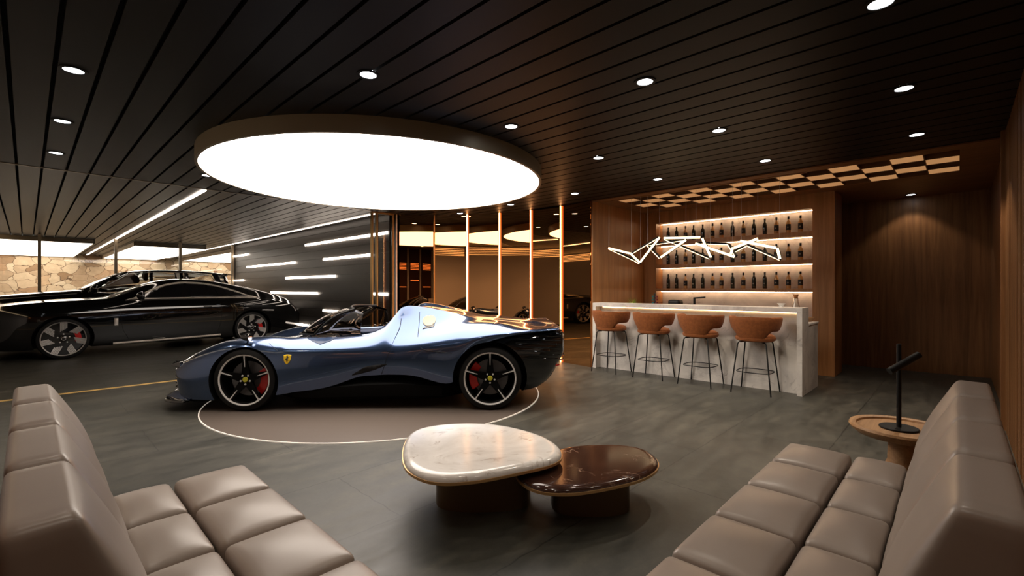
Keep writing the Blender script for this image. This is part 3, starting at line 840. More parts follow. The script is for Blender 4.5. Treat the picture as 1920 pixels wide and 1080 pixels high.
a_, b2 = Vector((0, 0, .44)) - rv * .088 + Vector((0, 0, -.052)) - fv * .03, Vector((0, 0, .44)) + rv * .108 + Vector((0, 0, .058)) - fv * .03
hd = MB().tube([a_, b2], .022, 24).build('head', M['black'], t_, smooth=True, ang=40)

# ------------------------------------------------------------------ cars: shared
def bake(o, mods_done=True):
    dg = bpy.context.evaluated_depsgraph_get(); dg.update()
    me = bpy.data.meshes.new_from_object(o.evaluated_get(dg)); o.modifiers.clear(); old = o.data; o.data = me
    return o
def loft(name, stations, mats, parent, creases=(), cuts=(), subs=2, cross=()):
    """stations: list of (x,[(y,z)..]) half sections from top centre to bottom centre"""
    b = bmesh.new(); rows = []
    for x, pts in stations:
        L = [b.verts.new((x, y, z)) for y, z in pts]
        Rr = [L[0]] + [b.verts.new((x, -y, z)) for y, z in pts[1:-1]] + [L[-1]]
        rows.append((L, Rr))
    n = len(rows[0][0]); cl_ = b.edges.layers.float.new('crease_edge')
    for i in range(len(rows) - 1):
        for s in (0, 1):
            A, B = rows[i][s], rows[i + 1][s]
            for k in range(n - 1):
                f = [A[k], A[k + 1], B[k + 1], B[k]]
                b.faces.new(f if s == 0 else f[::-1])
    for i in (0, -1):
        A, B = rows[i]
        for k in range(n - 1):      # end caps as quads between sides
            vs = [A[k], A[k + 1], B[k + 1], B[k]]; u = []
            for v in vs:
                if v not in u: u.append(v)
            b.faces.new(u if i == 0 else u[::-1])
    b.edges.ensure_lookup_table()
    for i in range(len(rows) - 1):
        for cr_ in creases:
            k, w = cr_[:2]
            for s in (0, 1):
                e = b.edges.get((rows[i][s][k], rows[i + 1][s][k]))
                if e and (len(xr := tuple(cr_[2:])) == 0 or xr[0] <= rows[i][0][0].co.x <= xr[1]): e[cl_] = w
    for (xc, wc, k0_, k1_) in cross:
        i = min(range(len(rows)), key=lambda q_: abs(rows[q_][0][0].co.x - xc))
        for s in (0, 1):
            for k in range(k0_, k1_):
                e = b.edges.get((rows[i][s][k], rows[i][s][k + 1]))
                if e: e[cl_] = wc
    for i in (0, -1):
        for s in (0, 1):
            for k in range(n - 1):
                e = b.edges.get((rows[i][s][k], rows[i][s][k + 1]))
                if e: e[cl_] = .6
    bmesh.ops.recalc_face_normals(b, faces=b.faces)
    me = bpy.data.meshes.new(name); b.to_mesh(me); b.free()
    o = link(name, me, None, mats, True)
    k = o.modifiers.new('s', 'SUBSURF'); k.levels = k.render_levels = subs
    bake(o)
    for (cx, cz, r, y0, y1) in cuts:
        m = MB(); m.lathe([(r, y0), (r, y1)], (cx, 0, cz), 64, 'y'); m.lathe([(r, -y1), (r, -y0)], (cx, 0, cz), 64, 'y')
        c = m.build('cutter', (mats[0], mats[1]))
        for p in c.data.polygons: p.material_index = 1
        k = o.modifiers.new('b', 'BOOLEAN'); k.operation = 'DIFFERENCE'; k.object = c; k.solver = 'EXACT'; k.use_self = True
        bake(o)
        bpy.data.objects.remove(c)
    for p in o.data.polygons: p.use_smooth = True
    o.data.set_sharp_from_angle(angle=R(32))
    o.parent = parent
    return o
def bvh(o): return BVHTree.FromPolygons([v.co for v in o.data.vertices], [p.vertices[:] for p in o.data.polygons])
def proj(tree, x, z, side=1, off=.003, top=False):
    if top: # z is y here: project down
        h = tree.ray_cast(Vector((x, z, 3)), Vector((0, 0, -1)))
        return h[0] + Vector((0, 0, off)) if h[0] else None
    h = tree.ray_cast(Vector((x, 3 * side, z)), Vector((0, -side, 0)))
    return h[0] + h[1] * off if h[0] and h[1].y * side > 0 else (h[0] + Vector((0, off * side, 0)) if h[0] else None)
def decal(name, tree, outline, m, parent, off=.004, side=1, cell=.05, smooth=True, thick=.004, loop=False):
    b = bmesh.new()
    if loop: outline = [tuple(p) for p in smooth_loop([Vector(p) for p in outline], loop)]
    f = b.faces.new([b.verts.new((x, 0, z)) for x, z in outline])
    cell < 1 and bmesh.ops.triangulate(b, faces=[f], ngon_method='EAR_CLIP')
    xs = [p[0] for p in outline]; zs_ = [p[1] for p in outline]
    x = min(xs) + cell * .37
    while x < max(xs):
        bmesh.ops.bisect_plane(b, geom=b.verts[:] + b.edges[:] + b.faces[:], plane_co=(x, 0, 0), plane_no=(1, 0, 0)); x += cell
    z = min(zs_) + cell * .41
    while z < max(zs_):
        bmesh.ops.bisect_plane(b, geom=b.verts[:] + b.edges[:] + b.faces[:], plane_co=(0, 0, z), plane_no=(0, 0, 1)); z += cell
    bad = []
    for v in b.verts:
        p = proj(tree, v.co.x, v.co.z, side, off) if side else proj(tree, v.co.x, v.co.z, 1, off, True)
        if p is None: bad.append(v)
        else: v.co = p
    if bad: bmesh.ops.delete(b, geom=bad, context='VERTS')
    for f in b.faces:
        f.normal_update()
    for f in b.faces:
        if (f.normal.y * side if side else f.normal.z) < 0: f.normal_flip()
    me = bpy.data.meshes.new(name); b.to_mesh(me); b.free()
    o = link(name, me, parent, (m,), smooth)
    k = o.modifiers.new('s', 'SOLIDIFY'); k.thickness = thick; k.offset = -1
    return o
def line(name, tree, pts, r, m, parent, side=1, off=.002, n=8, dens=.03, rr=None):
    out = []
    for i in range(len(pts) - 1):
        (x0, z0), (x1, z1) = pts[i], pts[i + 1]; d = max(1, int(math.hypot(x1 - x0, z1 - z0) / dens))
        for k in range(d): out.append((x0 + (x1 - x0) * k / d, z0 + (z1 - z0) * k / d))
    out.append(pts[-1])
    P_ = [proj(tree, x, z, side, off) for x, z in out]; P_ = [p for p in P_ if p]
    for _ in range(4): P_ = P_[:1] + [(P_[k - 1] + P_[k] * 2 + P_[k + 1]) / 4 for k in range(1, len(P_) - 1)] + P_[-1:]
    if len(P_) < 2: return None
    return MB().tube(P_, r, n).build(name, m, parent, smooth=True)

def sport_wheel(parent, x, y, z, Rt, Rr, w, side, cal_ang):
    """outer face towards +y*side"""
    s = side
    t = MB().lathe([(Rr - .012, -w), (Rt - .05, -w), (Rt - .015, -w + .015), (Rt, -w + .04), (Rt, -.045), (Rt - .012, -.015), (Rt - .045, -.002), (Rr + .004, .0), (Rr - .004, -.006), (Rr - .02, -.03)], (0, 0, 0), 72, 'y', closed=True).build('wheel', M['rubber'], parent, smooth=True, ang=40)
    t.location = (x, y, z)
    if s < 0: t.rotation_euler = (0, 0, pi)
    m = MB(); m.lathe([(Rr - .018, -w + .01), (Rr - .018, -.02), (Rr - .03, -.03), (Rr - .03, -w + .01)], (0, 0, 0), 64, 'y', closed=True)
    m.lathe([(0, -w + .02), (Rr - .02, -w + .02), (Rr - .02, -w + .04), (0, -w + .04)], (0, 0, 0), 48, 'y')
    for k in range(5):
        a = R(90 + 72 * k); c_, s_ = math.cos(a), math.sin(a); tx, tz = -s_, c_
        def q(r, o_, yy): return (c_ * r + tx * o_, yy, s_ * r + tz * o_)
        m.hexa([q(.04, -.045, -.075), q(.04, -.045, -.04), q(.04, .045, -.075), q(.04, .045, -.04), q(Rr - .02, -.016, -.035), q(Rr - .02, -.016, -.012), q(Rr - .02, .016, -.035), q(Rr - .02, .016, -.012)])
    m.lathe([(0, -.09), (.075, -.09), (.075, -.045), (.06, -.038), (0, -.038)], (0, 0, 0), 32, 'y')
    m.build('spokes', M['deep_black'], t, smooth=True, ang=30, merge=False)
    m = MB(); m.lathe([(Rr - .018, -.012), (Rr - .002, -.004), (Rr - .002, -.012), (Rr - .012, -.02)], (0, 0, 0), 72, 'y', closed=True)
    for k in range(5):
        a = R(90 + 72 * k); c_, s_ = math.cos(a), math.sin(a); tx, tz = -s_, c_
        def q(r, o_, yy): return (c_ * r + tx * o_, yy, s_ * r + tz * o_)
        r0 = Rr * .50
        m.hexa([q(r0, -.003, -.03), q(r0, -.003, -.021), q(r0, .003, -.03), q(r0, .003, -.021), q(Rr - .014, -.008, -.018), q(Rr - .014, -.008, -.008), q(Rr - .014, .008, -.018), q(Rr - .014, .008, -.008)])
    m.build('rim_edge', M['silver'], t, smooth=True, ang=30, merge=False)
    MB().lathe([(.06, -.13), (Rr * .68, -.13), (Rr * .68, -.115), (.06, -.115)], (0, 0, 0), 48, 'y', closed=True).build('brake_disc', M['disc_grey'], t, smooth=True, ang=30)
    m = MB(); n_ = 14
    ri, ro = Rr * .50, Rr * .82
    pts = [(ro * math.cos(R(cal_ang - 42 + 84 * k / n_)), ro * math.sin(R(cal_ang - 42 + 84 * k / n_))) for k in range(n_ + 1)] + \
          [(ri * math.cos(R(cal_ang + 42 - 84 * k / n_)), ri * math.sin(R(cal_ang + 42 - 84 * k / n_))) for k in range(n_ + 1)]
    m.prism(pts, lambda a, b_: (a, -.15, b_), lambda a, b_: (a, -.085, b_)); m.build('caliper', M['red'], t, bevel=.008)
    MB().lathe([(0, -.045), (.028, -.045), (.028, -.030), (.024, -.026), (0, -.025)], (0, 0, 0), 28, 'y').build('hub_cap', M['hub_yellow'], t, smooth=True, ang=30)
    m = MB()
    for k in range(5):
        a = R(90 + 36 + 72 * k); m.lathe([(0, -.05), (.010, -.05), (.010, -.030), (0, -.026)], (.052 * math.cos(a), 0, .052 * math.sin(a)), 10, 'y')
    m.build('lug_nuts', M['silver'], t, smooth=True, ang=30)
    return t
def blade_wheel(parent, x, y, z, Rt, Rr, w, side, detail=True):
    t = MB().lathe([(Rr - .012, -w), (Rt - .05, -w), (Rt - .015, -w + .015), (Rt, -w + .04), (Rt, -.045), (Rt - .012, -.015), (Rt - .045, -.002), (Rr + .004, .0), (Rr - .004, -.006), (Rr - .02, -.03)], (0, 0, 0), 64, 'y', closed=True).build('wheel', M['rubber'], parent, smooth=True, ang=40)
    t.location = (x, y, z)
    if side < 0: t.rotation_euler = (0, 0, pi)
    MB().lathe([(0, -.11), (Rr - .01, -.11), (Rr - .01, -.08), (0, -.08)], (0, 0, 0), 40, 'y').build('backing', M['gloss_black'], t, smooth=True, ang=30)
    if not detail: return t
    m = MB(); m.lathe([(Rr - .018, -.012), (Rr - .002, -.004), (Rr - .002, -.014), (Rr - .016, -.022)], (0, 0, 0), 64, 'y', closed=True)
    for k in range(7):
        for q_ in range(5):
            a = R(90 + 360 / 7 * k)
            c_, s_ = math.cos(a), math.sin(a); tx, tz = -s_, c_
            def q(r, o_, yy): return (c_ * r + tx * o_, yy, s_ * r + tz * o_)
            o0 = (q_ - 2) * .021; r0 = Rr * (.42 + .045 * q_); r1 = math.sqrt((Rr - .012)**2 - o0 * o0) - .002
            m.hexa([q(r0, o0 - .0085, -.04), q(r0, o0 - .0085, -.028), q(r0, o0 + .0085, -.04), q(r0, o0 + .0085, -.028), q(r1, o0 - .0085, -.024), q(r1, o0 - .0085, -.012), q(r1, o0 + .0085, -.024), q(r1, o0 + .0085, -.012)])
    m.build('blades', M['grey_metal'], t, merge=False)
    MB().lathe([(0, -.07), (.06, -.07), (.06, -.03), (.045, -.022), (0, -.02)], (0, 0, 0), 32, 'y').build('hub_cap', M['gloss_black'], t, smooth=True, ang=30)
    m = MB()
    for k in range(5):
        a = R(90 + 72 * k); m.lathe([(0, -.08), (.012, -.08), (.012, -.035), (0, -.03)], (.085 * math.cos(a), 0, .085 * math.sin(a)), 10, 'y')
    MB().lathe([(.028, -.021), (.032, -.021), (.032, -.018), (.028, -.018)], (0, 0, 0), 24, 'y', closed=True).build('badge_ring', M['chrome'], t)
    m.build('lug_nuts', M['chrome'], t, smooth=True)
    pts = [(.30 * Rr / .3 * f_ * math.cos(R(a)), .30 * Rr / .3 * f_ * math.sin(R(a))) for f_, rng in ((.78, range(130, 210, 10)), (.52, range(200, 120, -10))) for a in rng]
    MB().prism(pts, lambda a, b_: (a, -.078, b_), lambda a, b_: (a, -.055, b_)).build('caliper', M['red'], t)
    return t

# ------------------------------------------------------------------ blue sports car
fer = thing('sports_car', (3.25, 5.33, .0085), 'low open-top metallic blue sports car with yellow shield badge on the round platform', 'car', rz=R(135.2))
WID = [(2.34, .30), (2.30, .52), (2.24, .70), (2.12, .84), (1.95, .92), (1.7, .97), (1.34, .985), (1.0, .97), (.7, .945), (.4, .925), (.1, .915), (-.2, .93), (-.55, .965), (-.95, 1.0), (-1.33, 1.01), (-1.7, .985), (-2.0, .93), (-2.12, .88)]
CREST = [(2.34, .46), (2.30, .475), (2.16, .53), (2.06, .585), (1.94, .637), (1.8, .705), (1.64, .762), (1.5, .788), (1.32, .803), (1.2, .806), (.93, .785), (.53, .783), (.13, .808), (0, .842), (-.1, .90), (-.2, 1.0), (-.29, 1.115), (-.38, 1.140), (-.5, 1.128), (-.94, 1.035), (-1.22, .965), (-1.5, .94), (-1.8, .905), (-2.12, .895)]
CRY = [(2.34, .22), (2.24, .5), (2.05, .68), (1.7, .74), (1.2, .73), (.9, .70), (.5, .69), (.1, .69), (-.1, .66), (-.29, .60), (-.5, .55), (-.94, .48), (-1.22, .42), (-1.6, .38), (-2.12, .36)]
CEN = [(2.34, .455), (2.2, .50), (2.0, .56), (1.6, .655), (1.2, .73), (.98, .765)]
HAUN = [(-.29, .80), (-.695, .845), (-1.028, .925), (-1.296, .955), (-1.497, .945), (-1.698, .895), (-1.9, .868), (-2.12, .893)]   # y~.8
BOT = [(2.34, .45), (2.24, .432), (2.19, .41), (2.155, .26), (2.13, .16), (2.0, .12), (1.75, .12), (.97, .175), (.77, .208), (.45, .233), (.29, .30), (.15, .37), (.06, .37), (-.2, .385), (-.46, .383), (-.77, .298), (-.92, .25), (-1.02, .40), (-1.12, .66), (-1.25, .735), (-1.37, .775), (-1.56, .815), (-1.9, .855), (-2.12, .872)]
SHZ = [(2.34, .43), (2.2, .44), (2.0, .50), (1.7, .62), (1.5, .69), (1.34, .705), (1.15, .68), (1.0, .665), (.7, .655), (.33, .655), (0, .672), (-.3, .69), (-.6, .74), (-1.0, .80), (-1.3, .84), (-1.6, .86), (-2.12, .885)]
xs = [2.34, 2.30, 2.24, 2.19, 2.155, 2.12, 2.0, 1.85, 1.68, 1.5, 1.34, 1.18, 1.05, .97, .90, .75, .55, .33, .12, 0, -.10, -.19, -.26, -.30, -.36, -.42, -.55, -.75, -.95, -1.06, -1.16, -1.3, -1.5, -1.7, -1.9, -2.04, -2.12]
sts = []
for x in xs:
    w = interp(WID, x); cz = interp(CREST, x); cy = interp(CRY, x); bz = interp(BOT, x); sz = interp(SHZ, x)
    sz = min(sz, cz - .01); bz = min(bz, sz - .012)
    if x > .93:      # nose and hood
        c0 = interp(CEN, x); v = min(c0, cz) - .015 * (x < 2.2) - .02 * (x < 1.9)
        top = [(0, c0), (cy * .38, c0 - .004), (cy * .66, v - .005), (cy * .80, (v + cz) / 2 + .004), (cy, cz)]
    elif x > -.22:   # cockpit opening
        f = min(1, max(0, (.93 - x) / .12)); c0 = .765 * (1 - f) + .36 * f
        top = [(0, c0), (.30, c0), (cy - .12, c0), (cy - .085, c0 + (cz - c0) * (.90 if f > .5 else .9)), (cy, cz)]
    else:            # engine cover and buttresses
        c0 = interp([(-.25, .50), (-.30, .95), (-.42, 1.075), (-.8, 1.03), (-1.3, .975), (-1.8, .935), (-2.12, .905)], x) if x < -.22 else .4
        top = [(0, c0), (cy * .4, c0 + .005), (cy * .72, c0 + (cz - c0) * .25), (cy * .88, c0 + (cz - c0) * .8), (cy, cz)]
    if x < -.22:
        hz = interp(HAUN, x)
        hy = interp([(-.26, .80), (-.7, .80), (-1.3, .80), (-2.12, .72)], x)
        mid = [(cy + (hy - cy) * .45, cz + (min(hz, cz) - cz) * .62), (hy, hz if x < -.6 else min(hz, cz - .03)), (w - .045, max(sz, bz + .02) + .02)]
    else:
        mid = [(cy + (w - cy) * .30, cz - (cz - sz) * .20), (cy + (w - cy) * .62, cz - (cz - sz) * .52), (w - .030, sz)]
    h = sz - bz
    low = [(w, sz - h * .28), (w - .004, sz - h * .6), (w - .022, bz), (w - .10, bz - .004), (w * .4, bz - .002), (0, bz)]
    sts.append((x, top + mid + low))
body = loft('body', sts, (M['blue'], M['black']), fer, creases=((10, .7), (4, .85, -2.3, -.2), (4, .45, -.2, .95), (7, .35, -.2, 1.0)), cross=((-.30, .8, 2, 6), (-.36, .3, 2, 6)), cuts=((1.338, .325, .372, .60, 1.3), (-1.333, .345, .408, .58, 1.3)))
T = bvh(body)
# black underbody and sills
us = []
for x, w_, z0, z1 in ((2.36, .45, .10, .13), (2.30, .62, .085, .135), (2.15, .80, .08, .14), (1.9, .90, .08, .13), (1.74, .93, .08, .13), (1.70, .60, .08, .30), (.98, .60, .08, .30), (.93, .93, .075, .25), (.3, .90, .075, .33), (-.4, .90, .075, .38), (-.86, .93, .08, .30), (-.93, .60, .10, .30), (-1.75, .60, .12, .4), (-1.80, .80, .15, .4), (-2.0, .70, .24, .42), (-2.1, .62, .38, .5)):
    us.append((x, [(0, z1), (w_ * .6, z1), (w_, z1 - .01), (w_, (z0 + z1) / 2), (w_ - .02, z0), (w_ * .6, z0), (0, z0)]))
loft('underbody', us, (M['deep_black'], M['deep_black']), fer, subs=1)
# rear black quarter with slats
rs = []
for x in (-1.02, -1.12, -1.25, -1.4, -1.6, -1.8, -1.95, -2.06, -2.13, -2.17):
    w = interp(WID, x) - .028; zt_ = interp(BOT, x) + .01
    zb = interp([(-1.02, .30), (-1.7, .13), (-1.9, .18), (-2.0, .27), (-2.1, .44), (-2.17, .55)], x)
    if x < -2.1: w -= .04
    zt_ = max(zt_, zb + .1) if x > -2.1 else min(zt_, .85)
    rs.append((x, [(0, zt_), (w * .7, zt_), (w - .01, zt_ - .01), (w, zt_ - (zt_ - zb) * .3), (w - .01, zt_ - (zt_ - zb) * .6), (w - .07, zb), (w * .5, zb), (0, zb)]))
rear = loft('rear_bumper', rs, (M['gloss_black'], M['black']), fer, cuts=((-1.333, .345, .408, .58, 1.3),), subs=1)
TR = bvh(rear)
for k in range(7):
    z = .57 + .042 * k
    pts = []
    for q_ in range(17):
        x = -1.62 - .50 * q_ / 16
        p = proj(TR, x, z - .03 * (q_ / 16), 1, .006)
        if p: pts.append(p)
    if len(pts) > 3:
        for sd in (1, -1):
            MB().tube([(p.x, p.y * sd, p.z) for p in pts], .007, 8).build('side_slat', M['gloss_black'], fer, smooth=True)
for k in range(6):
    z = .52 + .055 * k
    MB().tube([(-2.10, .78, z), (-2.18, .68, z), (-2.205, .35, z), (-2.21, 0, z), (-2.205, -.35, z), (-2.18, -.68, z), (-2.10, -.78, z)], .009, 8).build('rear_slat', M['gloss_black'], fer, smooth=True)
for s in (1, -1):
    MB().tube([(-2.03, .79 * s, .45), (-2.12, .73 * s, .46)], .009, 8).build('reflector', M['red'], fer)
# front splitter and beak
m = MB()
spl = [(2.0, .93), (2.15, .90), (2.28, .82), (2.36, .70), (2.385, .62), (2.40, .40), (2.40, 0)]
o2 = spl + [(x, -y) for x, y in spl[-2::-1]]
m.prism(o2, lambda x, y: (x, y, .085), lambda x, y: (x - .015, y, .112))
m.build('front_splitter', M['gloss_black'], fer, bevel=.008, smooth=True, ang=40)
m = MB()
for s in (1, -1):
    rows = []
    for q_ in range(9):
        u = q_ / 8; x = 2.375 - .42 * u; z = .125 + .115 * math.sin(u * pi) ** 1.0 * (1 - .2 * u)
        yi, yo = .50 + .14 * u, .66 + .25 * u
        rows.append([(x, yo * s, .112), (x - .01, (yo - .02) * s, .112 + (z - .112) * .6), (x - .02, (yi + yo) / 2 * s, z), (x - .01, yi * s, .112 + (z - .112) * .8), (x, (yi - .03) * s, .112)])
    m.grid(rows)
m.build('front_fin', M['blue'], fer, smooth=True, ang=60)
m = MB()
for s in ():
    rows = []
    for q_ in range(13):
        u = q_ / 12; x = 2.40 - .48 * u; y = .50 + .20 * u ** .8
        z = interp(CREST, min(2.30, x)) + .010 * math.sin(pi * u) + (-.012 * (1 - u))
        hw = .02 + .065 * math.sin(pi * (u * .8 + .08))
        z2 = z - .045 * (1 - u) - .006
        rows.append([(x, (y - hw) * s, z), (x, y * s, z + .008), (x, (y + hw) * s, z - .008), (x - .02, (y + hw * .8) * s, z2), (x - .02, (y - hw) * s, z2), (x, (y - hw) * s, z)])
    m.grid(rows)
m.b.free()
for s in (1, -1):
    decal('headlight_cover', T, [(2.325, .30 * s), (2.30, .50 * s), (2.22, .66 * s), (2.10, .775 * s), (1.93, .855 * s), (1.90, .82 * s), (2.0, .70 * s), (2.12, .58 * s), (2.22, .42 * s)], M['gloss_black'], fer, .006, 0, .03)
    MB().hexa([(2.43, .42 * s, .468), (2.43, .42 * s, .476), (2.27, .72 * s, .458), (2.27, .72 * s, .480), (2.22, .30 * s, .455), (2.22, .30 * s, .485), (2.12, .80 * s, .455), (2.14, .78 * s, .515)]).build('nose_blade', M['gloss_black'], fer, bevel=.005)
    MB().hexa([(2.30, .34 * s, .425), (2.30, .34 * s, .443), (2.20, .74 * s, .425), (2.20, .74 * s, .443), (2.22, .34 * s, .425), (2.22, .34 * s, .443), (2.13, .76 * s, .425), (2.13, .76 * s, .443)]).build('nose_trim', M['silver'], fer)
for k in range(5):
    z = .235 + .042 * k
    MB().tube([(2.10, .80, z), (2.20, .74, z), (2.27, .58, z), (2.30, .30, z), (2.31, 0, z), (2.30, -.30, z), (2.27, -.58, z), (2.20, -.74, z), (2.10, -.80, z)], .009, 8).build('grille_slat', M['chrome'] if k == 4 else M['gloss_black'], fer, smooth=True)
# wheels
for s in (1, -1):
    sport_wheel(fer, 1.338,   .955 * s, .341, .340, .279, .24, s, 188 if s > 0 else -8)
    sport_wheel(fer, -1.333, .975 * s, .349, .348, .290, .29, s, 6 if s > 0 else 174)
# cuts, badges
for s in (1, -1):
    line('door_seam', T, [(-.30, .99), (-.305, .90), (-.26, .77), (-.24, .68), (-.136, .39)], .0028, M['black'], fer, s)
    line('panel_seam', T, [(-.50, 1.06), (-.52, .80), (-.539, .714), (-.578, .665), (-.92, .632)], .0028, M['black'], fer, s)
    line('hood_seam', T, [(.985, .655), (1.06, .70), (1.10, .73)], .0025, M['black'], fer, s)
    line('body_crease', T, [(.96, .31), (.575, .392), (.141, .48)], .0022, M['blue'], fer, s)
    decal('side_intake', T, [(.20, .375), (.10, .44), (.03, .478), (-.10, .497), (-.21, .505), (-.10, .455), (.0, .42)], M['black'], fer, .004, s, loop=40)
    decal('shield_badge', T, [(.912, .612), (.872, .618), (.832, .612), (.836, .562), (.85, .532), (.873, .509), (.896, .532), (.908, .562)], M['yellow'], fer, .006, s, .02)
    hx_ = [(-.010, .045), (-.004, .053), (.004, .050), (.010, .041), (.006, .036), (.010, .028), (.018, .034), (.019, .029), (.010, .020), (.006, .008), (.010, -.004), (.018, -.010), (.014, -.016), (.005, -.009), (.001, -.022), (.006, -.034), (.001, -.036), (-.005, -.020), (-.006, -.006), (-.014, .004), (-.018, -.006), (-.020, .008), (-.012, .016), (-.004, .026), (-.006, .036)]
    decal('horse_emblem', T, [(.872 - .9 * a_2 * s * s, .562 + .78 * b_3) for a_2, b_3 in hx_], M['black'], fer, .0085, s, 1., thick=.002)
    decal('door_scoop', T, [(.74, .768), (.40, .780), (.47, .742), (.56, .712), (.62, .73)], M['navy'], fer, .003, s)
capo = decal('fuel_cap', T, [(-.62 + .075 * math.cos(k * pi / 16), .962 + .062 * math.sin(k * pi / 16)) for k in range(32)], M['cream'], fer, .006, 1, .03)
decal('fuel_cap_vent', T, [(-.58, .895), (-.69, .92), (-.68, .895), (-.56, .872)], M['disc_grey'], fer, .005, 1, .03)
# windscreen
rows = []
for i in range(9):
    v = i / 8; row = []
    for j in range(25):
        u = -1 + 2 * j / 24
        yb = .65 * u; xb = 1.06 - .36 * abs(u) ** 2.6; zb = .772 + .028 * abs(u)
        yt = .49 * u; xt = .42 - .13 * abs(u) ** 2.6; ztp = 1.118 - .025 * abs(u) ** 2
        bul = .040 * math.sin(pi * v)
        row.append((xb + (xt - xb) * v + bul * .6, yb + (yt - yb) * v + bul * .6 * u, zb + (ztp - zb) * v + bul))
    rows.append(row)
o = MB().grid(rows).build('windscreen', M['cglass'], fer, smooth=True); k = o.modifiers.new('s', 'SOLIDIFY'); k.thickness = .004
MB().tube(rows[-1], .013, 10).build('windscreen_header', M['black'], fer, smooth=True)
MB().tube([rows[i][0] for i in range(9)], .012, 10).build('windscreen_pillar', M['black'], fer, smooth=True)
MB().tube([rows[i][-1] for i in range(9)], .012, 10).build('windscreen_pillar', M['black'], fer, smooth=True)
MB().tube(rows[0], .010, 8).build('cowl', M['black'], fer, smooth=True)
for s in (1, -1):
    A0, A1, B0, B1 = Vector((.70, .65 * s, .80)), Vector((.29, .49 * s, 1.093)), Vector((.165, .665 * s, .812)), Vector((.165, .55 * s, 1.045))
    sg = MB().grid([[(A0.lerp(A1, v)).lerp(B0.lerp(B1, v), u) + Vector((0, .03 * s, .012)) * math.sin(pi * v) for u in (0, .25, .5, .75, 1)] for v in [k / 6 for k in range(7)]]).build('quarter_glass', M['cglass'], fer, smooth=True)
    k = sg.modifiers.new('s', 'SOLIDIFY'); k.thickness = .004
    # seats
    m = MB()
    m.hexa([(.40, .08 * s, .37), (.40, .08 * s, .47), (.40, .55 * s, .37), (.40, .55 * s, .47), (-.12, .08 * s, .37), (-.12, .08 * s, .45), (-.12, .55 * s, .37), (-.12, .55 * s, .45)])
    m.hexa([(-.05, .10 * s, .42), (-.20, .12 * s, .92), (-.05, .54 * s, .42), (-.20, .50 * s, .92), (-.18, .10 * s, .42), (-.26, .14 * s, .93), (-.18, .54 * s, .42), (-.26, .48 * s, .93)])
    m.build('seat', mat('navy_seat', (.01, .035, .075), .6), fer, bevel=.04, seg=3, smooth=True, ang=60)
    # door mirrors on the wings
    e = MB().tube([(1.34, .80 * s, .79), (1.36, .86 * s, .80), (1.34, .93 * s, .805)], .012, 8).build('wing_mirror', M['gloss_black'], fer, smooth=True)
    MB().lathe([(0, .095), (.018, .09), (.034, .06), (.044, .02), (.046, 0), (.040, 0), (0, .002)], (1.285, .93 * s, .805), 28, 'x').build('mirror_shell', M['gloss_black'], e, smooth=True)
    MB().lathe([(0, -.004), (.040, -.003), (.040, 0), (0, 0)], (1.284, .93 * s, .805), 28, 'x').build('mirror_face', M['white_metal'], e, smooth=True, ang=30)
MB().hexa([(.80, -.60, .60), (.84, -.60, .76), (.80, .60, .60), (.84, .60, .76), (.60, -.60, .62), (.58, -.60, .755), (.60, .60, .62), (.58, .60, .755)]).build('dashboard', M['black'], fer, bevel=.04, seg=3, smooth=True, ang=60)
pts = [(.50 + .05 * math.sin(a), .33 + .15 * math.cos(a), .66 + .13 * math.sin(a)) for a in [2 * pi * k / 24 for k in range(24)]]
MB().tube(pts, .013, 8, closed=True).build('steering_wheel', M['black'], fer, smooth=True)

# ------------------------------------------------------------------ black coupe
cou = thing('coupe_car', (2.12, 13.3, 0), 'long glossy black luxury coupe with chrome window line parked behind the blue car', 'car', rz=R(182))
KC = [(2.76, .62), (2.74, .95), (2.6, 1.02), (2.3, 1.07), (1.9, 1.115), (1.4, 1.14), (1.05, 1.155), (.85, 1.20), (.5, 1.37), (.26, 1.475), (0, 1.545), (-.25, 1.575), (-.6, 1.572), (-1.07, 1.51), (-1.58, 1.405), (-2.0, 1.31), (-2.36, 1.205), (-2.6, 1.10), (-2.76, .98), (-2.88, .78)]
KS = [(2.76, .60), (2.74, .88), (2.5, .965), (2.0, 1.01), (1.4, 1.045), (.7, 1.085), (0, 1.10), (-.9, 1.11), (-1.6, 1.105), (-2.1, 1.07), (-2.5, 1.0), (-2.76, .90), (-2.88, .74)]
KW = [(2.76, .80), (2.70, .90), (2.5, .97), (2.1, 1.02), (1.5, 1.03), (.5, 1.01), (-.5, 1.01), (-1.5, 1.03), (-2.1, 1.01), (-2.5, .95), (-2.76, .84), (-2.88, .72)]
KB = [(2.76, .25), (2.3, .20), (0, .20), (-2.3, .22), (-2.7, .28), (-2.88, .40)]
xs = [2.76, 2.73, 2.6, 2.4, 2.1, 1.8, 1.5, 1.2, 1.0, .85, .65, .4, .15, -.15, -.5, -.85, -1.2, -1.6, -2.0, -2.35, -2.6, -2.76, -2.86, -2.90]
def carsec(x, KC, KS, KW, KB, yr):
    c, s, w, b = interp(KC, x), interp(KS, x), interp(KW, x), interp(KB, x)
    gh = max(0., c - s - .06); f = min(1, gh / .30)
    ry = yr * f + (w - .28) * (1 - f)
    re = c - .055 * f - .012
    s = min(s, c - .02)
    sy = w - .13
    h = s - b
    return [(0, c), (ry * .55, c - .008), (ry * .88, c - .025 - .01 * f), (ry + (sy - ry) * (.08 if f > .2 else .3), re - (re - s) * .12), (ry + (sy - ry) * .55, re - (re - s) * .58), (sy, s + .004), (w - .05, s - .022),
            (w - .008, s - h * .17), (w, s - h * .34), (w - .012, s - h * .62), (w - .02, s - h * .86), (w - .06, b), (w * .5, b), (0, b)]
sts = [(x, carsec(x, KC, KS, KW, KB, .62)) for x in xs]
